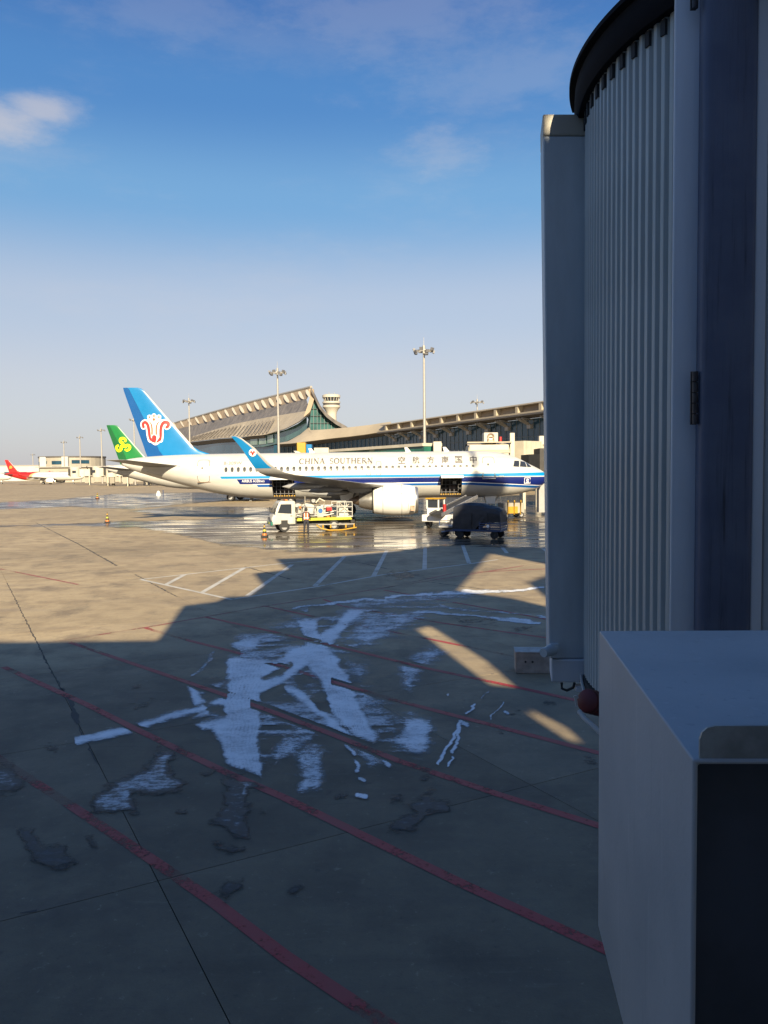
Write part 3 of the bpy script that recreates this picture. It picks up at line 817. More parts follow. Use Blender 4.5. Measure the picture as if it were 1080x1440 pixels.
for i in range(19):                              # pale skylight fins under the ridge
    t = i / 18
    f0 = path_lerp(hd([(244, 594.5), (300, 581.5), (340, 570.5), (380, 560.5), (432, 549)], .4), 19)[i]
    f1 = path_lerp(hd([(248, 602), (304, 589.5), (344, 580), (384, 570.5), (437, 558.5)], 4.6), 19)[i]
    wdt = 1.15 + .9 * t * .4
    mb = MB()
    n_ = 10; ring = []
    for k in range(n_):
        a = 2 * math.pi * k / n_; c_ = f0.lerp(f1, .5 - .60 * math.cos(a)); ring.append(c_ + Vector((wdt * .62 * math.sin(a), -.9 - .5 * math.sin(a), 0)))
    mb.add(ring + [v + Vector((.2, 1.4, 0)) for v in ring], [tuple(range(n_))] + [(k, (k + 1) % n_, n_ + (k + 1) % n_, n_ + k) for k in range(n_)])
    mb.build('skylight_fin', 'roof_fin', th)
mb = MB()                                        # raised ribs of the lower roof
lo_a = path_lerp(hd(TIL, 14.2), 40); lo_b = path_lerp(hd(SWO, 30.3), 40)
for i in range(2, 27):
    p, q = lo_a[min(39, i + 3)].lerp(lo_b[min(39, i + 3)], .25), lo_b[i].lerp(lo_a[i], .04)
    mb.bar(p + Vector((0, -.3, .4)), q + Vector((0, -.3, .4)), .5, .5)
tag(mb.build('roof_rib', 'roof_tile', th), kind='stuff')
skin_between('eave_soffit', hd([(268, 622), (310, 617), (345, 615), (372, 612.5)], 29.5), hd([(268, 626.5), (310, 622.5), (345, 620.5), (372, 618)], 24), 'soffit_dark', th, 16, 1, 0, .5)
skin_between('glass_wall', hd([(240, 626), (310, 621.5), (345, 619.5), (372, 616), (430, 600)], 23), hd([(240, 664), (310, 664), (345, 664), (372, 664), (430, 664)], 23), 'terminal_glass', th, 24, 2, 0, .4)
skin_between('pale_glass_wall', hd([(342, 615), (372, 612), (402, 604), (420, 595.5), (431, 586)], 25), hd([(342, 630), (372, 628), (402, 621), (420, 612), (431, 604)], 25), 'teal_glass', th, 24, 2, 0, .4)
for x0, x1, y0, y1 in ((352, 362, 615, 626), (364, 374, 614, 625), (376, 384, 612, 623)):
    skin_between('pale_pane', hd([(x0, y0), (x1, y0 - .8)], 25.6), hd([(x0, y1), (x1, y1 - .8)], 25.6), 'teal_pale', th, 3, 1, 0, .2)
# the gable end
gd = lambda x, o=0: 270 + (x - 437) * .25 - o
skin_between('gable_glass', [(441, 556, gd(441)), (449, 574, gd(449)), (459, 586, gd(459)), (472, 595, gd(472)), (487, 602, gd(487))],
             [(430, 607, gd(430)), (445, 606, gd(445)), (458, 606, gd(458)), (472, 606, gd(472)), (487, 606, gd(487))], 'teal_glass', th, 20, 4, 0, .4)
skin_between('gable_glass', [(441, 556, gd(441)), (437, 566, gd(437)), (434, 577, gd(434)), (431.5, 586, gd(431))], [(442, 560, gd(442)), (442, 575, gd(442)), (442, 590, gd(442)), (442, 604, gd(442))], 'teal_glass', th, 12, 4, 0, .4)
mb = MB()
rake = path_lerp([(437.5, 545, gd(437, 2)), (442, 554, gd(442, 2)), (449, 569, gd(449, 2)), (459, 581.5, gd(459, 2)), (472, 591.5, gd(472, 2)), (488, 600.5, gd(488, 2))], 24)
rings = [[p + Vector((0, -1.2, .1)), p + Vector((0, 4, .1)), p + Vector((0, 4, -1.3)), p + Vector((0, -1.2, -1.3))] for p in rake]
mb.loft(rings, True, True); mb.build('roof_rake', 'roof_tile', th, smooth=SM)
mb = MB()
rake2 = path_lerp([(438, 547, gd(438, 1)), (440, 558, gd(440, 1)), (436, 572, gd(436, 1)), (431, 586, gd(431, 1))], 14)
rings = [[p + Vector((-.9, -.5, 0)), p + Vector((.7, -.5, 0)), p + Vector((.7, 1, 0)), p + Vector((-.9, 1, 0))] for p in rake2]
mb.loft(rings, True, True); mb.build('roof_rake', 'niche', th, smooth=SM)
mb = MB()
for i in range(10):
    x = 436 + i * 5; ytop = np.interp(x, [431, 441, 449, 459, 472, 487], [590, 558, 575, 587, 596, 603])
    mb.bar(at(x, ytop, gd(x, .4)), at(x, 606, gd(x, .4)), .16)
for y in (575, 585, 595):
    x1 = np.interp(y, [556, 574, 586, 595, 602], [441, 449, 459, 472, 487])
    mb.bar(at(437, y, gd(437, .4)), at(x1, y, gd(x1, .4)), .16)
tag(mb.build('mullion', 'mullion', th), kind='stuff')
# second upturned roof that runs into the pier
skin_between('upturned_roof', [(390, 624, 262), (405, 620.5, 262), (422, 611, 261), (436, 599.5, 260), (433, 605, 258), (455, 604, 250), (490, 601, 240), (520, 597.5, 231), (549, 593, 223)],
             [(390, 624.5, 255), (410, 623.5, 254), (430, 621, 252), (450, 618.5, 248), (470, 616, 243), (490, 614, 238), (510, 611.5, 232), (530, 608.5, 226), (549, 605, 219)], 'roof_beige', th, 36, 5, -.25, .6)
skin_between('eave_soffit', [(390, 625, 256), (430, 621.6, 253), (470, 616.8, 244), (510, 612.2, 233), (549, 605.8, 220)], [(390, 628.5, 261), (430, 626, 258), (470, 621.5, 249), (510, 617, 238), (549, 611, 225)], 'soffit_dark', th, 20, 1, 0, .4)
skin_between('glass_wall', [(385, 626, 262), (430, 624, 259), (470, 620, 250), (510, 615.5, 239), (549, 609, 226)], [(385, 668, 262), (430, 668, 259), (470, 668, 250), (510, 668, 239), (549, 668, 226)], 'terminal_glass', th, 20, 2, 0, .4)
mb = MB()
for x in range(392, 549, 6):
    d = np.interp(x, [385, 430, 470, 510, 549], [262, 259, 250, 239, 226]) - .5
    mb.bar(at(x, np.interp(x, [385, 549], [626, 610]), d), at(x, 640, d), .14)
tag(mb.build('mullion', 'mullion', th), kind='stuff')

# the pier, a long straight wing
pier = thing('terminal_pier', 'long terminal pier with glass wall under a beige overhanging roof', 'building', (0, 0, 0))
PA, PB = Vector((52, 109.5, 0)), Vector((1.5, 224, 0))
pd = (PB - PA).normalized(); pn = Vector((-pd.y, pd.x, 0))
if pn.y > 0: pn = -pn                              # outward, to the apron
PL = (PB - PA).length
def sec(o, z): return lambda s: PA + pd * s + pn * o + Vector((0, 0, z))
def pier_strip(name, profile, m, lo=0, hi=PL, kind=None):
    mb = MB(); ns = 24
    rings = [[sec(o, z)(lo + (hi - lo) * i / ns) for o, z in profile] for i in range(ns + 1)]
    mb.loft(rings, True, True); return mb.build(name, m, pier)
pier_strip('glass_wall', [(0, 0), (.3, 0), (.3, 14.6), (0, 14.6)], 'terminal_glass')
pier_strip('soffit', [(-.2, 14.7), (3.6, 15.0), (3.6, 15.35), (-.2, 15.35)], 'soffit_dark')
pier_strip('niche_band', [(-.6, 15.4), (1.6, 15.4), (1.2, 17.2), (-.6, 17.2)], 'niche')
pier_strip('roof', [(-14, 20.0), (-14, 19.6), (-2, 17.25), (2.6, 17.25), (2.6, 17.5), (-2, 18.1)], 'roof_top')
pier_strip('ledge', [(1.5, 15.36), (3.4, 15.36), (3.4, 15.7), (1.5, 15.7)], 'roof_beige')
fm = MB(); fm.box((1.5, 0, 16.45), (2.0, .9, 1.55)); fme = fm.mesh('roof_fin', 'roof_beige')
ang = math.atan2(pn.y, pn.x)
for i in range(14):
    link('roof_fin', fme, pier, PA + pd * (15 + i * 8.2), (0, 0, ang))
bk = MB()
for k in (-1.0, 0, 1.0):
    bk.bar((.3, k * .3, 13.1), (3.2, k, 14.6), .22); bk.bar((.3, k * .3, 14.4), (3.2, k, 14.6), .2)
bk.box((.6, 0, 13.0), (.7, 1.3, .8))
bme = bk.mesh('bracket', 'mast_grey')
for i in range(14): link('bracket', bme, pier, PA + pd * (13 + i * 8.2), (0, 0, ang))
mb = MB()
for i in range(58): mb.bar(sec(.36, 2)(8 + i * 2.05), sec(.36, 14.6)(8 + i * 2.05), .09)
for z in (5, 8, 11): mb.bar(sec(.36, z)(0), sec(.36, z)(PL), .10)
tag(mb.build('mullion', 'mullion', pier), kind='stuff')

# green glazed link that slopes up to the pier
lk = thing('glazed_walkway', 'green glazed walkway with cream frame sloping up behind the airliner roof', 'walkway')
Q0, Q1 = at(462, 636, 112), at(608, 626.5, 92)
ld = (Q1 - Q0); lt = 2.6
mb = MB(); mb.bar(Q0 + Vector((0, 0, -1.6)), Q1 + Vector((0, 0, -1.6)), 2.4, 3.0); mb.build('glass_wall', 'link_glass', lk)
mb = MB(); mb.bar(Q0 + Vector((0, 0, .1)), Q1 + Vector((0, 0, .1)), 2.9, .35); mb.build('roof', 'cream_paint', lk)
mb = MB(); mb.box(Q1 + Vector((.5, 0, -1.5)), (.9, 3, 3.8)); mb.build('portal', 'cream_paint', lk)
for i in range(9):
    p = Q0.lerp(Q1, .5 + i * .055); mb = MB(); mb.bar(p + Vector((-.6, -1.28, -3)), p + Vector((.2, -1.28, -.05)), .1); mb.build('brace', 'cream_paint', lk)

# control tower
ct = thing('control_tower', 'cream airport control tower with dark glass cab behind the hall gable', 'tower', (at(467, 640, 360).x, 360, 0))
def zt(y): return at(467, y, 360).z
mb = MB(); mb.lathe([(2.3, 0), (2.3, zt(583)), (2.6, zt(579)), (3.3, zt(575.5)), (4.05, zt(573)), (4.05, zt(570.5)), (3.7, zt(570)), (3.7, zt(568)), (4.1, zt(567.3)), (4.1, zt(565)), (3.2, zt(564.6))], n=28); mb.build('shaft', 'tower_cream', ct, smooth=SM)
mb = MB(); mb.lathe([(3.74, zt(570)), (3.78, zt(568))], n=28); mb.build('gallery', 'soffit_dark', ct)
mb = MB(); mb.lathe([(3.15, zt(564.8)), (3.75, zt(559.6))], n=16); mb.build('cab_glass', 'dark_glass', ct)
mb = MB()
for k in range(16):
    t = 2 * math.pi * k / 16; mb.bar((3.2 * math.cos(t), 3.2 * math.sin(t), zt(564.8)), (3.8 * math.cos(t), 3.8 * math.sin(t), zt(559.6)), .22)
tag(mb.build('cab_frame', 'tower_cream', ct), kind='stuff')
mb = MB(); mb.lathe([(3.6, zt(559.7)), (4.15, zt(559.2)), (4.15, zt(556)), (3.6, zt(555)), (.2, zt(554.6))], n=28); mb.build('cab_roof', 'tower_cream', ct, smooth=SM)
for x, y in ((-1, 551), (1.4, 552)): mb = MB(); mb.cyl((x, 0, zt(555)), (x, 0, zt(y)), .11); mb.build('antenna', 'mast_grey', ct)

# ---- floodlight masts
def mast(px, ytop, depth, label, r=.28, style='ring', n=10):
    base_ = at(px, ytop, depth); x, top = base_.x, base_.z
    t = thing('floodlight_mast', label, 'light mast', (x, depth, 0), 0, 'floodlight masts round the apron')
    mb = MB(); mb.cyl((0, 0, 0), (0, 0, top - .2), r * 1.15, r * .62, 14); mb.build('pole', 'mast_grey', t, smooth=SM)
    mb = MB(); R_ = 1.75 if style != 'star' else 2.0
    mb.lathe([(R_ * .8, top - 1.0), (R_ * .86, top - 1.0), (R_ * .86, top - .85), (R_ * .8, top - .85), (R_ * .8, top - 1.0)], n=18)
    for k in range(4):
        a = math.pi / 2 * k + .4; mb.bar((0, 0, top - .92), (R_ * .83 * math.cos(a), R_ * .83 * math.sin(a), top - .92), .12)
    mb.cyl((0, 0, top - 1.4), (0, 0, top), r * .9, r * .9, 10); mb.cyl((0, 0, top), (0, 0, top + 1.5), .05, .02, 6)
    mb.build('lamp_ring', 'mast_grey', t)
    lm = MB(); lm.box((0, 0, 0), (.35, .62, .5)); lm.box((-.2, 0, .1), (.2, .3, .2))
    me = lm.mesh('lamp', 'letter_grey')
    for k in range(n):
        a = 2 * math.pi * k / n
        o = link('lamp', me, t, (R_ * math.cos(a), R_ * math.sin(a), top - (.75 if k % 2 else 1.15)), (0, .35, a))
    return t
mast(596, 486, 140, 'tallest floodlight mast, rising behind the forward half of the blue tailed airliner')
mast(390, 518, 172, 'second tallest floodlight mast, standing in front of the swooping hall roof')
mast(265.5, 560, 236, 'floodlight mast just beyond the blue fin, before the hall ridge', n=8)
mast(671, 561.5, 245, 'floodlight mast whose head shows just above the pier roof', style='star', n=8)
mast(188, 587, 318, 'floodlight mast standing between the blue fin and the green fin', r=.33, n=6)
mast(142, 602.5, 385, 'floodlight mast just beside the tip of the green fin', r=.36, n=6)
mast(112, 613, 455, 'floodlight mast rising over the end of the round grey building', r=.4, n=6)
mast(89.5, 620, 505, 'floodlight mast rising over the middle of the round grey building', r=.42, n=6)
mast(46, 638, 700, 'lowest and farthest floodlight mast, above the red fin', r=.5, n=6)

# ---- far left buildings
rb = thing('round_building', 'low round grey building with ribbon windows and a dark flat roof', 'building', (at(81, 660, 610).x, 640, 0))
zb = lambda y: at(81, y, 612).z
mb = MB(); mb.lathe([(25.5, 0), (25.5, zb(643)), (24.8, zb(642))], n=40); mb.build('wall', 'far_wall', rb)
mb = MB(); mb.lathe([(26, zb(643)), (26, zb(641.2)), (.1, zb(640.2))], n=40); mb.build('roof', 'soffit_dark', rb)
for a0, a1, y0, y1 in ((-150, -128, 649, 653), (-122, -116, 648, 652), (-105, -82, 648, 653), (-70, -40, 647, 652), (-150, -130, 655, 659), (-105, -85, 655.5, 660)):
    mb = MB(); n = 6
    rr = [[Vector((25.7 * math.cos(math.radians(a0 + (a1 - a0) * k / n)), 25.7 * math.sin(math.radians(a0 + (a1 - a0) * k / n)), z)) for z in (zb(y0), zb(y1))] for k in range(n + 1)]
    mb.loft(rr, False); mb.build('window', 'terminal_glass', rb)
for a in (-124, -80):
    mb = MB(); mb.box((25.8 * math.cos(math.radians(a)), 25.8 * math.sin(math.radians(a)), zb(643) / 2), (5, 3, zb(643) + 1)); mb.build('pilaster', 'far_pale', rb)
lb = thing('hangar', 'long low pale hangar beyond the red tailed airliners', 'building', (at(-30, 660, 640).x, 660, 0))
mb = MB(); mb.prism([(-70, 0), (55, 0), (55, 11), (50, 12.5), (-70, 12.5)], 'XZ', -12, 12); mb.build('wall', 'far_pale', lb)
mb = MB(); mb.box((-8, 0, 12.8), (126, 25, .6)); mb.build('roof', 'mast_grey', lb)
for i in range(10): mb = MB(); mb.box((-60 + i * 11.5, -12.1, 6), (7, .3, 3)); mb.build('window', 'terminal_glass', lb)
sh = thing('cargo_shed', 'low cream shed beyond the parked boarding bridges at far left', 'building', (at(170, 660, 470).x, 480, 0))
mb = MB(); mb.box((10, 0, 4.5), (120, 14, 9)); mb.build('wall', 'far_wall', sh)
mb = MB(); mb.box((10, 0, 9.3), (124, 17, .6)); mb.build('roof', 'mast_grey', sh)
for i in range(14): mb = MB(); mb.box((-44 + i * 8, -7.1, 5), (4.5, .3, 3)); mb.build('window', 'dark_glass', sh)

# ---- boarding bridges of the far stands
def far_bridge(px, depth, rz, label, sc=1.0):
    t = thing('boarding_bridge', label, 'boarding bridge', (at(px, 670, depth).x, depth, 0), rz, 'boarding bridges at the far stands')
    t.scale = (sc, sc, sc)
    mb = MB(); mb.box((0, 0, 5.2), (16, 2.6, 2.9)); mb.build('tunnel', 'cream_paint', t)
    mb = MB(); mb.box((9, 0, 5.4), (12, 3.1, 3.3)); mb.build('tunnel', 'far_pale', t)
    mb = MB(); mb.lathe([(2.2, 3.4), (2.2, 7.2), (1.9, 7.5), (.1, 7.6)], (-9.5, 0, 0), n=16); mb.build('cab', 'tower_cream', t, smooth=SM)
    mb = MB(); mb.box((-9.9, -1.9, 5.6), (1.4, .9, 1)); mb.build('cab_window', 'dark_glass', t)
    mb = MB(); mb.box((-11.8, 0, 5.4), (.8, 2.8, 2.9)); mb.build('bellows', 'black_rubber', t)
    for x in (-4, 12):
        for y in (-1.6, 1.6):
            mb = MB(); mb.cyl((x, y, 0), (x, y, 4), .3); mb.build('leg', 'cream_paint', t)
    for y in (-1.6, 1.6):
        mb = MB(); mb.cyl((-4, y - .2, .6), (-4, y + .2, .6), .6, n=14); mb.build('wheel', 'tyre', t)
    mb = MB(); mb.bar((-4, 0, .9), (-4, 0, 3.8), .6, 3.6); mb.build('lift_frame', 'far_wall', t)
    mb = MB(); mb.box((3, -1.4, 7.2), (1.6, .9, .9)); mb.build('beacon_box', 'yellow_paint', t)
    for i in range(7): mb = MB(); mb.box((-6 + i * 2.1, -1.36, 5.3), (.16, .12, 2.7)); mb.build('rib', 'tower_cream', t)
far_bridge(140, 330, .35, 'cream boarding bridge beyond the nose of the red tailed airliner')
far_bridge(168, 300, -.3, 'cream boarding bridge under the tail cone of the green finned airliner')
far_bridge(138, 430, .1, 'smallest cream boarding bridge, below the right end of the round building')
far_bridge(196, 285, .25, 'cream boarding bridge below the stabilizer of the blue tailed airliner')
far_bridge(222, 320, -.15, 'cream boarding bridge seen under the rear fuselage of the blue tailed airliner')
def rebase(t, p):
    p = Vector(p); t.location = p
    for ch in [x for x in bpy.data.objects if x.parent == t]: ch.location = ch.location - p
rebase(th, (at(437, 660, 272).x, 272, 0)); rebase(pier, PA); rebase(lk, (Q1.x, Q1.y, 0))

# ================================================================== AIRLINERS
# local frame: nose tip at x = 0, tail towards -x, near side -y, wheels on z = 0;  s = -x
FT = [(0, 3.48, 3.38, .04), (.12, 3.80, 3.08, .38), (.5, 4.10, 2.74, .80), (1.0, 4.38, 2.45, 1.12), (1.6, 4.68, 2.24, 1.36), (2.4, 5.12, 2.06, 1.60), (3.3, 5.48, 1.93, 1.78), (4.5, 5.75, 1.84, 1.92), (6.0, 5.87, 1.78, 1.975),
      (9, 5.87, 1.78, 1.975), (24.0, 5.87, 1.78, 1.975), (26.5, 5.87, 1.92, 1.96), (29, 5.86, 2.30, 1.88), (31.5, 5.83, 2.92, 1.70), (34, 5.75, 3.62, 1.33), (36, 5.62, 4.22, .86), (37.2, 5.45, 4.68, .48), (37.57, 5.28, 4.9, .22)]
_fs = np.array([r[0] for r in FT]); _fv = np.array([r[1:] for r in FT])
def _pchip(x):
    i = int(np.clip(np.searchsorted(_fs, x) - 1, 0, len(_fs) - 2)); h_ = _fs[i + 1] - _fs[i]; t = (x - _fs[i]) / h_
    def sl(k):
        if k <= 0 or k >= len(_fs) - 1: return (_fv[min(k + 1, len(_fs) - 1)] - _fv[max(k - 1, 0)]) / (_fs[min(k + 1, len(_fs) - 1)] - _fs[max(k - 1, 0)])
        d0 = (_fv[k] - _fv[k - 1]) / (_fs[k] - _fs[k - 1]); d1 = (_fv[k + 1] - _fv[k]) / (_fs[k + 1] - _fs[k])
        return np.where(d0 * d1 > 0, 2 * d0 * d1 / (d0 + d1 + 1e-9), 0)
    m0, m1 = sl(i), sl(i + 1); t2, t3 = t * t, t * t * t
    return (2 * t3 - 3 * t2 + 1) * _fv[i] + (t3 - 2 * t2 + t) * h_ * m0 + (-2 * t3 + 3 * t2) * _fv[i + 1] + (t3 - t2) * h_ * m1
def fsec(s):
    top, bot, hw = _pchip(min(max(s, 0), 37.57)); return (top + bot) / 2, (top - bot) / 2, hw
def fy(s, z, eps=0.0):
    """y of the near skin at station s and height z"""
    zc, rz, hw = fsec(s); q = max(0.0, 1 - ((z - zc) / rz) ** 2); return -(hw + eps) * math.sqrt(q)
def ftheta(s, z):
    zc, rz, hw = fsec(s); return math.degrees(math.asin(max(-1, min(1, (z - zc) / rz))))

def hull(openings):
    st = sorted(set([0, .05, .12, .25, .4] + list(np.arange(.55, 4.6, .15)) + [5.0, 5.5, 6, 7, 8.2, 9.0, 22.8, 23.5] + [a for o in openings for a in o] + list(np.arange(11, 25, 1.75)) + list(np.arange(25, 37.4, .8)) + [37.3, 37.5, 37.57]))
    nA = 48; mb = MB(); rings = []
    for s in st:
        zc, rz, hw = fsec(s)
        rings.append([Vector((-s, -hw * math.cos(2 * math.pi * k / nA), zc + rz * math.sin(2 * math.pi * k / nA))) for k in range(nA)])
    vs = [v for r in rings for v in r]; fs = []
    for i in range(len(st) - 1):
        for k in range(nA):
            th_ = -(360 - k * 7.5) if k * 7.5 > 180 else k * 7.5
            th1 = th_ + 7.5
            if any(a - 1e-6 <= st[i] and st[i + 1] <= b + 1e-6 for a, b in openings) and -60.01 <= th_ and th1 <= -7.49: continue
            a, b = i * nA + k, i * nA + (k + 1) % nA
            fs.append((a, b, b + nA, a + nA))
    fs.append(tuple(range((len(st) - 1) * nA, len(st) * nA)))
    mb.add(vs, fs); return mb

def hull_material(name, kind):
    m = bpy.data.materials.new(name); m.use_nodes = True
    t = NT(m.node_tree); p = t.n['Principled BSDF']
    tc = t.new('ShaderNodeTexCoord').outputs['Object']
    sx = t.new('ShaderNodeSeparateXYZ'); t.l.new(tc, sx.inputs[0]); x, z = sx.outputs['X'], sx.outputs['Z']
    s = t.m('MULTIPLY', x, -1)
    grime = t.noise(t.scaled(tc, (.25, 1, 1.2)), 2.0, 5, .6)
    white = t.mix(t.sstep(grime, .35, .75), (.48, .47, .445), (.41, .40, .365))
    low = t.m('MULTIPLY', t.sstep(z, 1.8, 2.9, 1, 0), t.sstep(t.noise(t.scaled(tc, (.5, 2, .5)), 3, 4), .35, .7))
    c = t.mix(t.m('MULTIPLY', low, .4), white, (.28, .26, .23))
    if kind == 'blue':
        k = t.m('DIVIDE', t.m('SUBTRACT', 7.0, s), 6.0, clamp=True)
        def band(lo, lk_, hi, hk, s1, slant):
            a = t.m('ADD', t.m('MULTIPLY', k, lk_), lo); b = t.m('ADD', t.m('MULTIPLY', k, hk), hi)
            f = t.m('MULTIPLY', t.m('GREATER_THAN', z, a), t.m('LESS_THAN', z, b))
            end = t.m('ADD', t.m('MULTIPLY', t.m('SUBTRACT', z, 3.3), slant), s1)
            return t.m('MULTIPLY', f, t.m('LESS_THAN', s, end))
        c = t.mix(band(3.645, -.02, 3.86, .07, 28.3, .6), c, (.0, .19, .42))
        c = t.mix(band(3.585, -.05, 3.625, -.05, 28.0, .6), c, (.35, .34, .36))
        c = t.mix(band(3.17, -.36, 3.585, -.05, 27.0, .6), c, (.003, .012, .115))
        c = t.mix(band(3.11, -.36, 3.17, -.36, 25.9, .6), c, (.75, .74, .70))
        c = t.mix(band(2.91, -.36, 3.10, -.34, 25.6, .6), c, (.0, .085, .33))
    elif kind == 'red':
        e = t.m('ADD', t.m('MULTIPLY', t.m('SUBTRACT', z, 1.8), -1.6), 32.5)
        e2 = t.m('ADD', e, t.m('MULTIPLY', t.m('SINE', t.m('MULTIPLY', z, 1.6)), .8))
        f = t.sstep(t.m('SUBTRACT', s, t.m('SUBTRACT', e2, 4.0)), -.3, .3)
        f = t.m('MULTIPLY', f, t.sstep(t.m('SUBTRACT', t.m('ADD', 3.0, t.m('MULTIPLY', t.m('SUBTRACT', s, 20), .0)), t.m('MULTIPLY', t.m('SUBTRACT', s, 18), -.25)), 2.5, 3.0))
        c = t.mix(f, c, (.36, .012, .012))
        g = t.m('MULTIPLY', t.sstep(t.m('SUBTRACT', s, t.m('SUBTRACT', e2, 5.3)), -.2, .3), t.m('SUBTRACT', 1, f))
        c = t.mix(t.m('MULTIPLY', g, .8), c, (.42, .23, .05))
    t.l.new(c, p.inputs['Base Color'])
    p.inputs['Roughness'].default_value = .36
    return m

def skin_patch(s0, s1, z0, z1, eps, ns=4, nz=5, trim=0.0):
    """a patch lying on the near hull skin, eps metres proud, with its rim turned in"""
    mb = MB(); rows = []
    for i in range(ns + 1):
        s = s0 + (s1 - s0) * i / ns; row = []
        for k in range(nz + 1):
            z = z0 + (z1 - z0) * k / nz; row.append(Vector((-s, fy(s, z) - eps, z)))
        rows.append(row)
    mb.loft(rows, closed=False)
    loop = [r[0] for r in rows] + rows[-1][1:] + [r[-1] for r in reversed(rows[:-1])] + list(reversed(rows[0][1:-1]))
    mb.loft([loop, [v + Vector((0, eps + .02, 0)) for v in loop]], closed=True)
    return mb
def round_patch(s, z, w, h_, eps, n=14, pw=2.6):
    mb = MB(); ring = []
    for i in range(n):
        a = 2 * math.pi * i / n; ca, sa = math.cos(a), math.sin(a)
        ds = w / 2 * math.copysign(abs(ca) ** (2 / pw), ca); dz = h_ / 2 * math.copysign(abs(sa) ** (2 / pw), sa)
        ring.append((s + ds, z + dz))
    top = [Vector((-a, fy(a, b) - eps, b)) for a, b in ring]
    mb.add(top + [v + Vector((0, eps + .02, 0)) for v in top] + [Vector((-s, fy(s, z) - eps, z))],
           [(i, (i + 1) % n, n + (i + 1) % n, n + i) for i in range(n)] + [(i, (i + 1) % n, 2 * n) for i in range(n)])
    return mb
def outline(s, z, w, h_, eps, t_, n=28, pw=6):
    """door seam: a thin ring on the skin"""
    mb = MB(); A = []; Bq = []
    for i in range(n):
        a = 2 * math.pi * (i + .5) / n; ca, sa = math.cos(a), math.sin(a)
        ux = math.copysign(abs(ca) ** (2 / pw), ca); uz = math.copysign(abs(sa) ** (2 / pw), sa)
        p = (s + w / 2 * ux, z + h_ / 2 * uz); q = (s + (w / 2 - t_) * ux, z + (h_ / 2 - t_) * uz)
        A.append(Vector((-p[0], fy(*p) - eps, p[1]))); Bq.append(Vector((-q[0], fy(*q) - eps, q[1])))
    mb.loft([A, Bq], closed=True); mb.loft([A, [v + Vector((0, .03, 0)) for v in A]], closed=True)
    return mb
def foil(chord_n=12):
    """unit aerofoil outline: (x from 0 leading to 1 trailing, thickness -1..1)"""
    xs = [.5 * (1 - math.cos(math.pi * i / chord_n)) for i in range(chord_n + 1)]
    th_ = lambda x: 5 * (.2969 * math.sqrt(x) - .126 * x - .3516 * x * x + .2843 * x ** 3 - .1036 * x ** 4)
    up = [(x, th_(x)) for x in xs]; lo = [(x, -th_(x)) for x in reversed(xs[1:-1])]
    return up + lo
FOIL = foil()

def wing_mesh(side):
    """side -1 near, +1 far; ends where the raised tip begins"""
    st = [(1.2, 12.0, 18.9, 2.50, .145), (1.95, 12.3, 18.9, 2.55, .14), (4.2, 13.5, 18.95, 2.78, .125), (6.4, 14.65, 19.1, 3.00, .115), (9.5, 16.25, 19.95, 3.27, .11), (13, 18.1, 20.95, 3.58, .105), (16.3, 20.0, 22.1, 3.88, .10)]
    mb = MB(); rings = []
    for y, le, te, z, tk in st:
        c = te - le; rings.append([Vector((-(le + x * c), side * y, z + th_ * tk * c * .5 * 2 * .5 - .015 * c * x)) for x, th_ in FOIL])
    mb.loft(rings, True, True); return mb
def sharklet_mesh(side):
    st = [(16.3, 20.0, 22.1, 3.88, .10, 0), (16.8, 20.4, 22.4, 3.95, .10, 15), (17.25, 21.05, 22.75, 4.13, .10, 42), (17.5, 21.6, 23.0, 4.40, .10, 65), (17.62, 22.0, 23.2, 4.70, .09, 76), (17.80, 22.95, 23.85, 5.75, .08, 80), (17.93, 23.85, 24.40, 6.45, .07, 82), (17.95, 24.2, 24.5, 6.56, .05, 82)]
    mb = MB(); rings = []
    for y, le, te, z, tk, an in st:
        c = te - le; a = math.radians(an); ring = []
        for x, th_ in FOIL:
            h_ = th_ * tk * c * .5
            ring.append(Vector((-(le + x * c), side * (y - h_ * math.sin(a)), z + h_ * math.cos(a) - .015 * c * x * math.cos(a))))
        rings.append(ring)
    mb.loft(rings, True, True); return mb
def tailplane_mesh(side):
    st = [(.55, 31.7, 35.4, 4.75, .10), (1.2, 32.15, 35.55, 4.80, .10), (6.0, 35.3, 36.95, 5.28, .09), (6.22, 35.9, 37.0, 5.30, .06)]
    mb = MB(); rings = []
    for y, le, te, z, tk in st:
        c = te - le; rings.append([Vector((-(le + x * c), side * y, z + th_ * tk * c * .5)) for x, th_ in FOIL])
    mb.loft(rings, True, True); return mb
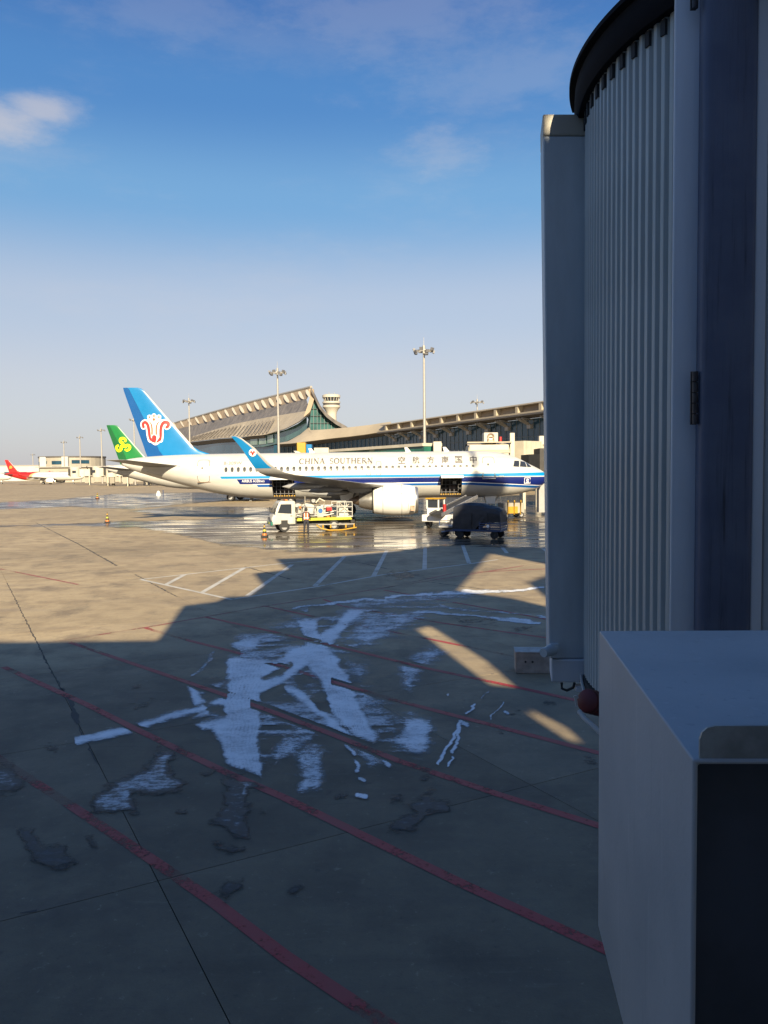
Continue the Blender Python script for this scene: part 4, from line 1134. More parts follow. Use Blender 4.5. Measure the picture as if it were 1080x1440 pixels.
# fin outline: station of leading edge, hinge, trailing edge at heights
FZ = [5.55, 5.9, 6.15, 6.5, 7.6, 9.0, 10.5, 11.45, 11.68, 11.76]
FLE = [28.9, 30.0, 30.75, 31.3, 32.25, 33.45, 34.72, 35.52, 35.80, 36.15]
FTE = [35.35, 35.5, 35.58, 35.68, 36.05, 36.52, 37.02, 37.33, 37.38, 37.38]
def fin_at(z): return np.interp(z, FZ, FLE), np.interp(z, FZ, FTE)
def fin_half(s, z):
    le, te = fin_at(z); x = min(1, max(0, (s - le) / (te - le)))
    return 5 * (.2969 * math.sqrt(x) - .126 * x - .3516 * x * x + .2843 * x ** 3 - .1036 * x ** 4) * .085 * (te - le) * .5 * 1.0 + .01
def fin_mesh(part):
    mb = MB(); rings = []
    zs = sorted(set(FZ + list(np.linspace(5.6, 11.7, 14))))
    if part == 'edge': zs = [z for z in zs if 6.45 < z < 11.5]
    if part == 'rudder': zs = [5.35] + zs
    for z in zs:
        le, te = fin_at(z); hg = te - (te - le) * (.30 if z > 7 else .30 - .06 * (7 - z) / 1.4)
        lo, hi = {'fin': (le, hg), 'rudder': (hg + .015, te), 'edge': (le - .02, le + .13)}[part]
        n = 8; e = .012 if part == 'edge' else 0
        ss = [lo + (hi - lo) * (i / n) ** (1.6 if part != 'rudder' else 1) for i in range(n + 1)]
        hs_ = [fin_half(max(s, le), z) + e for s in ss]
        if part != 'rudder': hs_[0] = .004
        rings.append([Vector((-s, -h_, z)) for s, h_ in zip(ss, hs_)] + [Vector((-s, h_, z)) for s, h_ in reversed(list(zip(ss, hs_)))])
    mb.loft(rings, True, True); return mb
def on_fin(vs, fs, eps): return [Vector((-v.x, -fin_half(v.x, v.y) - eps, v.y)) for v in vs], fs

def engine(parent, side, near):
    c = Vector((0, side * 5.75, 1.80)); n = 36
    def L_(prof, name, m, par):
        mb = MB(); mb.lathe([(r, -x) for r, x in prof], c, 'X', n); return mb.build(name, m, par, smooth=SM)
    e = L_([(1.10, 11.95), (1.215, 12.4), (1.265, 13.0), (1.25, 13.8), (1.16, 14.8), (1.06, 15.35), (1.0, 15.35), (1.0, 13.2)], 'engine', 'white_paint', parent)
    L_([(.93, 12.6), (.94, 12.1), (.98, 11.82), (1.04, 11.72), (1.085, 11.80), (1.112, 11.955)], 'intake_lip', 'bare_metal', e)
    L_([(.93, 12.55), (.28, 12.5), (.2, 12.2), (.02, 12.0)], 'fan', 'black_rubber', e)
    L_([(1.0, 15.2), (.985, 15.36), (1.07, 15.42), (1.065, 15.28)], 'nozzle_ring', 'black_rubber', e)
    L_([(.82, 14.8), (.80, 15.5), (.66, 16.15), (.55, 16.5), (.5, 16.5)], 'core_cowl', 'bare_metal', e)
    L_([(.50, 16.1), (.40, 16.6), (.2, 17.15), (.03, 17.4)], 'exhaust_cone', 'hot_metal', e)
    mb = MB()
    mb.prism([(-12.6, 3.0), (-13.5, 3.22), (-15.2, 3.2), (-17.6, 2.9), (-17.2, 2.45), (-15.6, 2.3), (-14.5, 2.6), (-13.0, 2.95)], 'XZ', side * 5.75 - .2, side * 5.75 + .2)
    mb.build('pylon', 'wing_grey', e, smooth=SM, bevel=.03)
    L_([(1.262, 13.03), (1.2695, 13.03), (1.2695, 13.065), (1.262, 13.065)], 'cowl_seam', 'outline_grey', e); L_([(1.17, 14.55), (1.195, 14.55), (1.19, 14.585), (1.17, 14.585)], 'cowl_seam', 'outline_grey', e)
    if near:
        mb = MB(); mb.box(c + Vector((-12.5, -1.24 , -.1)), (.01, .05, 1.2)); mb.box(c + Vector((-13.3, -1.262, .55)), (.5, .02, .03)); mb.build('cowl_seam', 'outline_grey', e)
        mb = MB(); mb.box(c + Vector((-12.2, -1.09, -.62)), (.35, .14, .42)); mb.build('vent', 'hot_metal', e)
def wheel(parent, x, y, r, w):
    mb = MB(); mb.lathe([(r * .55, -w / 2), (r * .9, -w / 2), (r, -w * .3), (r, w * .3), (r * .9, w / 2), (r * .55, w / 2)], (x, y, r), 'Y', 22)
    o = mb.build('wheel', 'tyre', parent, smooth=SM)
    mb = MB(); mb.lathe([(.02, -w * .36), (r * .56, -w * .42), (r * .56, w * .42), (.02, w * .36)], (x, y, r), 'Y', 18); mb.build('rim', 'grey_paint', o)
    return o

def airliner(name, label, group, loc, livery, detail):
    t = thing(name, label, 'airliner', loc, 0, group)
    op = [(7.72, 9.58), (22.2, 24.15)] if detail else []
    hm = {'blue': 'hull_blue', 'green': 'hull_plain', 'red': 'hull_red'}[livery]
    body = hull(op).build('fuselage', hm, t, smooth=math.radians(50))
    fc, rc = {'blue': ('fin_blue', 'rudder_blue'), 'green': ('fin_green', 'rudder_green'), 'red': ('airline_red', 'airline_red')}[livery]
    fin = fin_mesh('fin').build('fin', fc, t, smooth=SM)
    fin_mesh('rudder').build('rudder', rc, fin, smooth=SM)
    if livery == 'blue': fin_mesh('edge').build('leading_edge', 'wing_grey', fin, smooth=SM)
    for sd in (-1, 1):
        w = wing_mesh(sd).build('wing', 'wing_grey', t, smooth=math.radians(60))
        sk = sharklet_mesh(sd).build('winglet', ('wing_grey' if livery != 'red' else 'airline_red'), w, smooth=math.radians(60))
        tailplane_mesh(sd).build('tailplane', 'wing_grey', t, smooth=math.radians(60))
        engine(t, sd, detail and sd < 0)
        for y, x0, x1, z in ((4.0, 17.2, 20.6, 2.55), (8.6, 17.6, 21.2, 2.95), (12.2, 18.9, 21.9, 3.28)):
            mb = MB(); c_ = Vector((0, sd * y, z - .18))
            mb.lathe([(.02, -x0), (.16, -x0 - .4), (.25, -x0 - 1.2), (.27, -x0 - 2), (.15, -x1 + .4), (.02, -x1)], c_, 'X', 12); mb.build('flap_fairing', 'wing_grey', w, smooth=SM)
        mb = MB(); mb.cyl((-17.7, sd * 3.8, .6), (-17.5, sd * 3.5, 2.6), .14, .18)
        mb.bar((-17.7, sd * 3.8, 1.2), (-16.9, sd * 2.9, 2.3), .12); g = mb.build('main_gear', 'grey_paint', t, smooth=SM)
        wheel(g, -17.7, sd * 3.8 - .46, .58, .40); wheel(g, -17.7, sd * 3.8 + .46, .58, .40)
        mb = MB(); mb.prism([(-17.0, 2.4), (-18.2, 2.4), (-18.0, 1.1), (-17.3, 1.0)], 'XZ', sd * 4.05, sd * 4.09); mb.build('gear_door', 'white_paint', g)
    mb = MB(); mb.cyl((-5.1, 0, .4), (-5.2, 0, 2.3), .10, .13); mb.bar((-5.1, 0, .8), (-4.2, 0, 2.0), .1); g = mb.build('nose_gear', 'grey_paint', t, smooth=SM)
    wheel(g, -5.1, -.26, .38, .22); wheel(g, -5.1, .26, .38, .22)
    for sd in (-1, 1): mb = MB(); mb.prism([(-5.6, 1.9), (-4.6, 1.9), (-4.7, 1.2), (-5.4, 1.2)], 'XZ', sd * .42 - .02, sd * .42 + .02); mb.build('gear_door', 'white_paint', g)
    # belly fairing
    mb = MB(); rings = []
    for s, k in ((10.6, .0), (11.6, .55), (13, .95), (15, 1.0), (18, 1.0), (19.6, .85), (21, .4), (22, 0)):
        zc, rz, hw = fsec(s)
        rings.append([Vector((-s, (hw * .97 + .22 * k) * math.sin(a), zc - (rz * .97 + .20 * k) * math.cos(a))) for a in [math.radians(-78 + 156 * i / 18) for i in range(19)]])
    mb.loft(rings, closed=False); mb.build('belly_fairing', hm, t, smooth=math.radians(60))
    # flight deck windows
    for q in ([(2.0, 4.40), (2.65, 4.44), (2.50, 4.93), (2.05, 4.86)], [(2.72, 4.42), (3.25, 4.46), (3.22, 4.86), (3.08, 4.97), (2.62, 4.95)], [(1.52, 4.40), (1.93, 4.40), (1.98, 4.84), (1.75, 4.72)]):
        c4 = [Vector(p) for p in (q if len(q) == 4 else [q[0], q[1], q[2].lerp(q[3], .5) if False else q[3], q[4]])]
        n = 5; mb = MB(); rows = []
        for i in range(n + 1):
            row = []
            for k in range(n + 1):
                p = c4[0].lerp(c4[1], i / n).lerp(c4[3].lerp(c4[2], i / n), k / n); row.append(Vector((-p.x, fy(p.x, p.y) - .022, p.y)))
            rows.append(row)
        mb.loft(rows, closed=False)
        loop = [r[0] for r in rows] + rows[-1][1:] + [r[-1] for r in reversed(rows[:-1])] + list(reversed(rows[0][1:-1]))
        mb.loft([loop, [v + Vector((0, .06, 0)) for v in loop]], closed=True)
        mb.build('cockpit_window', 'dark_glass', t)
    if not detail:
        for i in range(38):
            s = 6.2 + i * .66; mb = MB(); mb.box((-s, fy(s, 4.42) + .01, 4.42), (.26, .06, .34)); mb.build('cabin_window', 'window_dark', t)
        return t, body, fin
    return t, body, fin
M['hull_blue'] = hull_material('hull_blue_livery', 'blue'); M['hull_plain'] = hull_material('hull_plain_livery', 'plain'); M['hull_red'] = hull_material('hull_red_livery', 'red')

PY = 69.5
NOSE = Vector((at(769, 668, PY).x, PY, 0.02))
jet, body, fin = airliner('airliner', 'white airliner with blue tail and red flower emblem, both cargo doors open', None, NOSE, 'blue', True)
def jx(px, y=-1.95): return NOSE.x - at(px, 660, PY + y).x          # station s of a photo column on the near skin
# cabin windows (gaps where the doors sit)
wm = {}
for i in range(67):
    px = 665.5 - i * 5.27
    if px < 314: break
    s = jx(665.2) + i * .533
    if s > jx(314.5): break
    o = round_patch(s, 4.44, .27, .42, .014).build('cabin_window', 'window_dark', jet)
# doors
def door(px0, px1, z0, z1, name, lab=None, sill=True):
    s0, s1 = jx(px1), jx(px0); c, zc = (s0 + s1) / 2, (z0 + z1) / 2
    d = round_patch(c, zc, s1 - s0, z1 - z0, .014, 28, 7).build(name, 'hull_blue', jet, smooth=SM)
    outline(c, zc, s1 - s0 + .10, z1 - z0 + .10, .008, .06).build('door_seam', 'outline_grey', d)
    return d, c, zc, s1 - s0
d, c, zc, w = door(679.5, 695.5, 3.42, 5.28, 'passenger_door')
round_patch(c + .05, 4.65, .14, .2, .03).build('door_window', 'window_dark', d)
mb = MB(); mb.tube([(-c + .55, fy(c, 3.75) - .05, 3.75), (-c + .55, fy(c, 3.45) - .07, 3.42), (-c - .55, fy(c, 3.45) - .07, 3.42), (-c - .55, fy(c, 3.75) - .05, 3.75)], .045); mb.build('handrail', 'bare_metal', d)
d, c, zc, w = door(277, 293.5, 3.42, 5.28, 'passenger_door')
round_patch(c + .1, 4.6, .12, .16, .03).build('door_window', 'window_dark', d)
mb = MB(); mb.box((-c, fy(c, 3.4) - .04, 3.39), (1.15, .07, .07)); mb.build('sill', 'hot_metal', d)
for a, b in ((515.3, 521.3), (529.3, 535.5)):
    d, c, zc, w = door(a, b, 3.88, 4.98, 'emergency_exit')
    round_patch(c, 4.44, .23, .35, .03).build('door_window', 'window_dark', d)
# open holds
for s0, s1 in ((7.72, 9.58), (22.2, 24.15)):
    zc, rz, hw = fsec(9); zt_ = zc + rz * math.sin(math.radians(-7.5)); zb_ = zc + rz * math.sin(math.radians(-60))
    mb = MB(); y0 = 1.1
    prof_ = [(-hw * math.cos(math.radians(a)) * .995, zc + rz * math.sin(math.radians(a))) for a in (-7.5, -20, -35, -50, -60)]
    A = [(y0, zt_)] + [(y, z) for y, z in prof_] + [(y0, zb_)]
    n = len(A)
    vs = [(-s0, y, z) for y, z in A] + [(-s1, y, z) for y, z in A]
    mb.add(vs, [tuple(range(n)), tuple(range(2 * n - 1, n - 1, -1)), (0, n, n + 1, 1), (n - 2, 2 * n - 2, 2 * n - 1, n - 1), (0, n - 1, 2 * n - 1, n)])
    hold = mb.build('cargo_hold', 'hold_dark', jet)
    mb = MB()
    for k in range(5): mb.bar((-s0 - .25 - k * .36, -1.0, zb_ + .02), (-s0 - .25 - k * .36, -1.0, zt_ - .05), .035)
    for k in range(4): mb.bar((-s0 - .05, -1.0, zb_ + .25 + k * .32), (-s1 + .05, -1.0, zb_ + .25 + k * .32), .035)
    tag(mb.build('cargo_net', 'letter_grey', hold), kind='stuff')
    mb = MB(); mb.box((-s0 - .7, -.2, zb_ + .5), (.7, .6, .6)); mb.box((-s0 - 1.35, .1, zb_ + .35), (.5, .6, .5)); mb.build('suitcase', 'suitcase_brown', hold, bevel=.03)
    mb = MB(); mb.box((-s0 - .55, -.75, zb_ + 1.05), (.3, .04, .22)); mb.build('hold_light', 'emblem_white', hold)
    mb = MB(); q = [(-hw * math.cos(math.radians(a)) - .02, zc + rz * math.sin(math.radians(a)) ) for a in (-56, -60)]
    for k in range(9):
        x0 = -s0 - (s1 - s0) * (k + .1) / 9; mb.box((x0 - .08, q[1][0] - .03, q[1][1] + .05), (.11, .12, .1))
    mb.build('sill_stripe', 'yellow_paint', hold)
    mb = MB(); mb.box((-(s0 + s1) / 2, q[1][0] - .02, q[1][1] + .03), (s1 - s0, .1, .06)); mb.build('sill', 'black_rubber', hold)
    # opened door, swung out above the hold
    mb = MB(); rr = []
    for i in range(7):
        u = i / 6; rr.append([Vector((-s0 + .03, -1.96 - 1.15 * u, zt_ + .12 - .05 * u + .26 * math.sin(math.pi * u) * .5)), Vector((-s1 - .03, -1.96 - 1.15 * u, zt_ + .12 - .05 * u + .26 * math.sin(math.pi * u) * .5))])
    rings = [[a, b, b - Vector((0, 0, .10)), a - Vector((0, 0, .10))] for a, b in rr]
    mb.loft(rings, True, True); cd = mb.build('cargo_door', 'white_paint', jet, smooth=SM)
    mb = MB(); mb.bar((-s0 - .12, -1.9, zb_ + .9), (-s0 - .12, -2.75, zt_ + .1), .05); mb.bar((-s1 + .12, -1.9, zb_ + .9), (-s1 + .12, -2.75, zt_ + .1), .05); mb.build('door_strut', 'bare_metal', cd)
# small fittings
mb = MB(); mb.box((-jx(648), fy(jx(648), 2.62) - .012, 2.62), (.22, .03, .14)); mb.build('service_panel', 'window_dark', jet)
mb = MB(); mb.box((-jx(705), fy(jx(705), 3.62) - .03, 3.62), (.45, .08, .1)); mb.build('pitot_panel', 'bare_metal', jet)
for s, z in ((12, 5.87), (20.5, 5.87), (8.6, 5.87)):
    mb = MB(); mb.prism([(-s, z - .05), (-s - .5, z - .05), (-s - .62, z + .38), (-s - .36, z + .38)], 'XZ', -.03, .03); mb.build('antenna', 'white_paint', jet)
for s, z in ((13.2, 1.5), (23.6, 1.72), (26.0, 1.86)):
    mb = MB(); mb.prism([(-s, z + .08), (-s - .35, z + .08), (-s - .45, z - .22), (-s - .25, z - .22)], 'XZ', -.03, .03); mb.build('antenna', 'outline_grey', jet)
mb = MB(); mb.lathe([(.02, -37.75), (.2, -37.6), (.22, -37.5)], (0, 0, 5.08), 'X', 14); mb.build('exhaust', 'hot_metal', jet)
s0_, z0_ = 33.9, 4.72                                        # plate where the tailplane pivots
mb = MB(); q = [(32.1, 4.75), (33.1, 5.12), (35.2, 5.1), (35.2, 4.35), (33.9, 3.98)]
mb.add([Vector((-a, fy(a, b) - .02, b)) for a, b in q] + [Vector((-a, fy(a, b) + .05, b)) for a, b in q], [(0, 1, 2, 3, 4)] + [(i, (i + 1) % 5, 5 + (i + 1) % 5, 5 + i) for i in range(5)])
mb.build('pivot_plate', 'grey_paint', jet)

# ---- lettering on the hull
def on_hull(vs, fs, eps=.035): return [Vector((-v.x, fy(v.x, v.y) - eps, v.y)) for v in vs], fs
def hull_text(vs, fs, name, m):
    mb = MB(); mb.add(*on_hull([Vector((NOSE.x - v.x, v.y)) for v in vs], fs)); return mb.build(name, m, jet)
THK, THN = .20, .095
def glyph(ch):
    """strokes in a box 1 high: list of (points, width)"""
    g = []
    def st(pts, w): g.append((pts, w))
    def stem(x, w=THK, y0=0, y1=1):
        st([(x, y0), (x, y1)], w)
        for y in (y0, y1): st([(x - .13, y + (.025 if y == 0 else -.025)), (x + .13, y + (.025 if y == 0 else -.025))], .05)
    if ch == 'C': wd = .92; st(arc(.47, .5, .40, .46, 42, 318, 18), [THN + (THK - THN) * max(0, -math.cos(math.radians(42 + 276 * i / 18))) for i in range(19)]); st([(.80, .98), (.80, .70)], .05)
    elif ch == 'O': wd = 1.0; st(arc(.5, .5, .42, .46, 0, 360, 24), [THN + (THK - THN) * abs(math.cos(math.radians(15 * i))) for i in range(25)])
    elif ch == 'H': wd = .98; stem(.18); stem(.80); st([(.18, .5), (.80, .5)], THN)
    elif ch == 'I': wd = .40; stem(.20)
    elif ch == 'N': wd = 1.0; stem(.18, THN); stem(.84, THN); st([(.16, .98), (.84, .02)], THK)
    elif ch == 'A': wd = .98; st([(.10, 0), (.47, 1)], THN); st([(.47, 1), (.86, 0)], THK); st([(.24, .34), (.72, .34)], THN); st([(0, .025), (.24, .025)], .05); st([(.70, .025), (1.0, .025)], .05)
    elif ch == 'S': wd = .70; st(arc(.36, .73, .25, .24, 30, 270, 12) + arc(.36, .27, .27, .24, 90, -150, 12), [.07 + .06 * math.sin(math.pi * i / 25) for i in range(26)]); st([(.60, .95), (.60, .74)], .045); st([(.10, .05), (.10, .28)], .045)
    elif ch == 'U': wd = .96; stem(.18, THK, .35, 1); stem(.80, THN, .35, 1); st(arc(.49, .36, .31, .33, 180, 360, 12), [THK + (THN - THK) * i / 12 for i in range(13)])
    elif ch == 'T': wd = .86; stem(.43); st([(.04, .96), (.82, .96)], THN); st([(.06, .99), (.06, .78)], .05); st([(.80, .99), (.80, .78)], .05)
    elif ch == 'E': wd = .80; stem(.18); st([(.18, .96), (.70, .96)], THN); st([(.18, .51), (.58, .51)], THN); st([(.18, .035), (.74, .035)], THN); st([(.69, .99), (.69, .80)], .05); st([(.73, 0), (.73, .22)], .05); st([(.58, .6), (.58, .42)], .05)
    elif ch == 'R': wd = .90; stem(.18); st([(.18, .96), (.40, .96)] + arc(.42, .74, .24, .22, 90, -90, 8) + [(.18, .52)], .10); st([(.45, .5), (.84, 0)], THK); st([(.74, .025), (.96, .025)], .05)
    else: wd = .65
    return g, wd
def set_line(text, x0, x1, z0, z1):
    total = sum(glyph(c)[1] + .10 for c in text); k = (x1 - x0) / total; x = x0; out = []
    for c in text:
        V, Fc = [], []
        g, wd = glyph(c)
        for pts, w in g:
            if len(pts) == 2: pts = [(pts[0][0] + (pts[1][0] - pts[0][0]) * i / 6, pts[0][1] + (pts[1][1] - pts[0][1]) * i / 6) for i in range(7)]
            v, f = ribbon([(p[0], p[1] * ((z1 - z0) / k)) for p in pts], w)
            b = len(V); V += [Vector((x + q.x * k, z0 + q.y * k)) for q in v]; Fc += [tuple(b + i for i in ff) for ff in f]
        x += (wd + .10) * k
        if V: out.append((V, Fc))
    return out
wx0 = lambda px: at(px, 650, PY - 1.75).x
for V, Fc in set_line('CHINA SOUTHERN', wx0(420.5), wx0(525), 4.86, 5.34): hull_text(V, Fc, 'letter', 'hull_letter')
for ch, px in zip('空航方南国中', (565, 585, 605.8, 626.2, 645.4, 666)):
    v, f = text2d(ch, .012); v = fit2d(v, wx0(px) - .30, wx0(px) + .30, 4.80, 5.42)
    hull_text(v, f, 'lettering', 'hull_letter')
v, f = text2d('B-309W'); tag(hull_text(fit2d(v, wx0(314.5), wx0(340), 4.86, 5.14), f, 'registration', 'outline_grey'), kind='stuff')
v, f = text2d('AIRBUS A320neo'); small_print = hull_text(fit2d(v, wx0(340), wx0(372), 3.32, 3.55), f, 'lettering', 'letter_white'); tag(small_print, kind='stuff')
# small badge near the nose
bx = wx0(742.5)
def nose_flat(v, f, name, m, eps):
    mb = MB(); mb.add(*on_hull([Vector((NOSE.x - q.x, q.y)) for q in v], f, eps)); mb.build(name, m, jet)
v, f = ribbon([(bx - .26, 2.98), (bx - .26, 3.46), (bx + .26, 3.46), (bx + .26, 2.98), (bx - .28, 2.98)], .05); nose_flat(v, f, 'badge', 'letter_white', .02)
v, f = ribbon(arc(bx + .02, 3.24, .08, .11, 0, 330, 8), .07); nose_flat(v, f, 'badge', 'letter_white', .02)
v, f = ribbon([(bx - .14, 3.06), (bx + .16, 3.06)], .06); nose_flat(v, f, 'badge', 'letter_white', .02)

# ---- emblem on the fin, in photo pixels of the fin plane -> (s, z)
def emb(qs, cx=535., cy=500.):
    """crop pixels (6.75 per photo pixel) -> station and height on the fin"""
    out = []
    for x, y in qs:
        p = at(140 + x / 6.75, 530 + y / 6.75, PY - .2); out.append(Vector((NOSE.x - p.x, p.z)))
    return out
def smooth_path(pts, k=5):
    pts = [Vector(p) for p in pts]; out = []
    for i in range(len(pts) - 1):
        p0 = pts[max(i - 1, 0)]; p1 = pts[i]; p2 = pts[i + 1]; p3 = pts[min(i + 2, len(pts) - 1)]
        for j in range(k):
            t = j / k; out.append(.5 * ((2 * p1) + (p2 - p0) * t + (2 * p0 - 5 * p1 + 4 * p2 - p3) * t * t + (3 * p1 - p0 - 3 * p2 + p3) * t ** 3))
    out.append(pts[-1]); return out
PXM = PY / F / 6.75                                  # metres per crop pixel
def emblem_layer(strokes, discs, m, name, eps, grow=0.0, host=None, fun=None):
    fun = fun or emb; mb = MB()
    for pts, w in strokes:
        q = fun([tuple(a) for a in smooth_path(pts)])
        ww = ([x + 2 * grow for x in np.interp(np.linspace(0, 1, len(q)), np.linspace(0, 1, len(w)), w)] if isinstance(w, list) else [w + 2 * grow] * len(q))
        v, f = ribbon(q, [x * PXM for x in ww]); mb.add(*on_fin(v, f, eps))
        for e, x in ((q[0], ww[0]), (q[-1], ww[-1])):
            v, f = disc(e.x, e.y, x * PXM / 2); mb.add(*on_fin(v, f, eps + .0012))
    for (x, y), r in discs:
        c = fun([(x, y)])[0]; v, f = disc(c.x, c.y, (r + grow) * PXM); mb.add(*on_fin(v, f, eps + .0024))
    return mb.build(name, m, host)
curlL = [(478, 600), (470, 560), (463, 500), (452, 455), (430, 432), (408, 446), (412, 476)]
curlR = [(574, 600), (577, 560), (578, 500), (590, 455), (614, 432), (648, 440), (648, 466), (634, 480)]
sil = [(curlL, [30, 34, 36, 36, 34, 30, 30]), (curlR, [30, 34, 36, 38, 40, 34, 28]), ([(500, 560), (498, 480), (468, 420)], 24), ([(545, 560), (546, 480), (572, 420)], 24),
       ([(515, 560), (512, 440), (512, 405)], 60), ([(526, 615), (526, 590)], [50, 90])]
e0 = emblem_layer(sil, [((470, 383), 12), ((513, 372), 13), ((560, 382), 12), ((526, 600), 34)], 'emblem_white', 'emblem', .012, 10, fin)
emblem_layer([(curlL, [16, 26, 28, 28, 28, 26, 27]), (curlR, [16, 26, 28, 30, 32, 30, 26])], [], 'emblem_red', 'petal', .024, 0, e0)
emblem_layer([([(494, 545), (494, 490), (486, 450), (470, 428)], [15, 15, 12, 6]), ([(535, 545), (535, 490), (544, 450), (562, 428)], [15, 15, 12, 6]), ([(512, 420), (512, 405)], [4, 26])],
             [((470, 383), 9), ((513, 372), 10), ((560, 382), 9)], 'emblem_orange', 'stamen', .024, 0, e0)
emblem_layer([([(515, 575), (516, 600), (522, 622)], [44, 42, 14])], [], 'emblem_red', 'petal', .026, 0, e0)
emblem_layer([([(470, 562), (480, 590), (505, 620)], [10, 26, 10]), ([(582, 562), (570, 592), (540, 622)], [10, 30, 10])], [], 'emblem_red', 'petal', .030, 0, e0)

# blue panel and small emblem on the near winglet
wl_ob = [o for o in bpy.data.objects if o.name.startswith('winglet') and o.parent and o.parent.parent == jet]
def wl_y(z): return -np.interp(z, [4.40, 4.70, 5.75, 6.45, 6.56], [17.5, 17.62, 17.80, 17.93, 17.95])
for o in wl_ob:
    if min((v.co.y for v in o.data.vertices)) > 0: continue
    mb = MB(); rows = []
    for z in np.linspace(4.42, 6.53, 10):
        le, te = np.interp(z, [4.40, 4.70, 5.75, 6.45, 6.56], [21.6, 22.0, 22.95, 23.85, 24.2]), np.interp(z, [4.40, 4.70, 5.75, 6.45, 6.56], [23.0, 23.2, 23.85, 24.40, 24.5])
        c_ = te - le; a0 = .20; row = []
        for u in np.linspace(a0, .985, 6):
            th_ = 5 * (.2969 * math.sqrt(u) - .126 * u - .3516 * u * u + .2843 * u ** 3 - .1036 * u ** 4)
            row.append(Vector((-(le + u * c_), wl_y(z) - th_ * .09 * c_ * .5 - .02, z)))
        rows.append(row)
    mb.loft(rows, closed=False); panel = mb.build('winglet_panel', 'fin_blue', o, smooth=SM)
    zc_, sc_ = 5.45, 23.1
    mb = MB(); v, f = disc(sc_, zc_, .25); mb.add([Vector((-q.x, wl_y(q.y) - .085, q.y)) for q in v], f); mb.build('emblem', 'emblem_white', o)
    mb = MB()
    for q, w_ in (([(sc_ + .16, zc_), (sc_ + .1, zc_ + .1), (sc_, zc_ - .1), (sc_, zc_ - .18)], .1), ([(sc_ - .16, zc_), (sc_ - .1, zc_ + .1), (sc_, zc_ - .1)], .1)):
        v, f = ribbon(q, w_); mb.add([Vector((-p.x, wl_y(p.y) - .10, p.y)) for p in v], f)
    mb.build('emblem', 'emblem_red', o)

# ---- the green finned airliner behind
GY = 121.0
gx_ = at(150, 600, GY).x + 37.38
gjet, gbody, gfin = airliner('airliner', 'white airliner with green tail and yellow swirl emblem, mostly hidden', None, (gx_, GY, .02), 'green', False)
def gemb(qs):
    out = []
    for x, y in qs:
        p = at(140 + x / 6.75, 530 + y / 6.75, GY - .2); out.append(Vector((gx_ - p.x, p.z)))
    return out
_p = PXM; PXM = GY / F / 6.75
cx_, cy_ = 220, 652
arm = [(0, 0), (-6, -24), (-26, -40), (-24, -66), (0, -72), (22, -60), (24, -44)]
strokes = []
for k in range(3):
    a = math.radians(120 * k); ca, sa = math.cos(a), math.sin(a)
    strokes.append(([(cx_ + (x * ca - y * sa) * .95, cy_ + (x * sa + y * ca) * .95) for x, y in arm], [30, 30, 26, 24, 24, 22, 20]))
emblem_layer(strokes, [((cx_, cy_), 18)], 'emblem_yellow', 'emblem', .015, 0, gfin, gemb)
PXM = _p
# ---- far red airliners
RY = 372
rx_ = at(118, 665, RY).x
r1, rb_, rf = airliner('airliner', 'small far white airliner with red tail and red rear fuselage', None, (rx_, RY, .02), 'red', False)
mb = MB(); v, f = disc(34.6, 8.3, .75); mb.add(*on_fin(v, f, .05)); v, f = ribbon([(35.2, 7.6), (34.6, 8.8), (33.9, 7.9)], .5); mb.add(*on_fin(v, f, .06)); mb.build('emblem', 'gold', rf)
r2, rb2, rf2 = airliner('airliner', 'farthest airliner, only its red and white nose showing at left edge', None, (at(16, 668, 405).x, 405, .02), 'red', False)

# ================================================================== SERVICE VEHICLES
def road_wheel(parent, x, y, r, w, rim='grey_paint'):
    mb = MB(); mb.lathe([(r * .58, -w / 2), (r * .92, -w / 2), (r, -w * .3), (r, w * .3), (r * .92, w / 2), (r * .58, w / 2)], (x, y, r), 'Y', 20)
    o = mb.build('wheel', 'tyre', parent, smooth=SM)
    mb = MB(); mb.lathe([(.02, -w * .3), (r * .3, -w * .42), (r * .6, -w * .38), (r * .6, w * .38), (r * .3, w * .42), (.02, w * .3)], (x, y, r), 'Y', 14); mb.build('rim', rim, o)
# hydrant truck: front at +x
tr = thing('fuel_truck', 'white fuel dispenser truck with hoses and rails beneath the airliner wing', 'truck', (-5.1, 55.6, .01), math.radians(180 + 17))
tr.scale = (.92, -.92, .98)
mb = MB(); mb.box((-.1, .42, .62), (6.3, .14, .22)); mb.box((-.1, -.42, .62), (6.3, .14, .22)); mb.box((-2.9, 0, .62), (.16, 1.9, .2)); mb.build('chassis', 'black_rubber', tr)
cabp = [(3.25, .55), (3.30, 1.0), (3.12, 1.28), (2.72, 2.12), (2.55, 2.2), (1.55, 2.2), (1.5, 2.1), (1.5, .55)]
mb = MB(); mb.prism(cabp, 'XZ', -.95, .95); cab = mb.build('cab', 'truck_white', tr, smooth=SM, bevel=.05)
mb = MB(); mb.add([(3.105, y, 1.36) for y in (-.82, .82)] + [(2.775, y, 2.05) for y in (.78, -.78)] + [(3.06, y, 1.34) for y in (-.82, .82)] + [(2.73, y, 2.03) for y in (.78, -.78)], [(0, 1, 2, 3), (4, 5, 6, 7), (0, 1, 5, 4), (1, 2, 6, 5), (2, 3, 7, 6), (3, 0, 4, 7)])
for v in range(len(mb.v)): mb.v[v] = (mb.v[v][0] + .04, mb.v[v][1], mb.v[v][2])
mb.build('windscreen', 'dark_glass', cab)
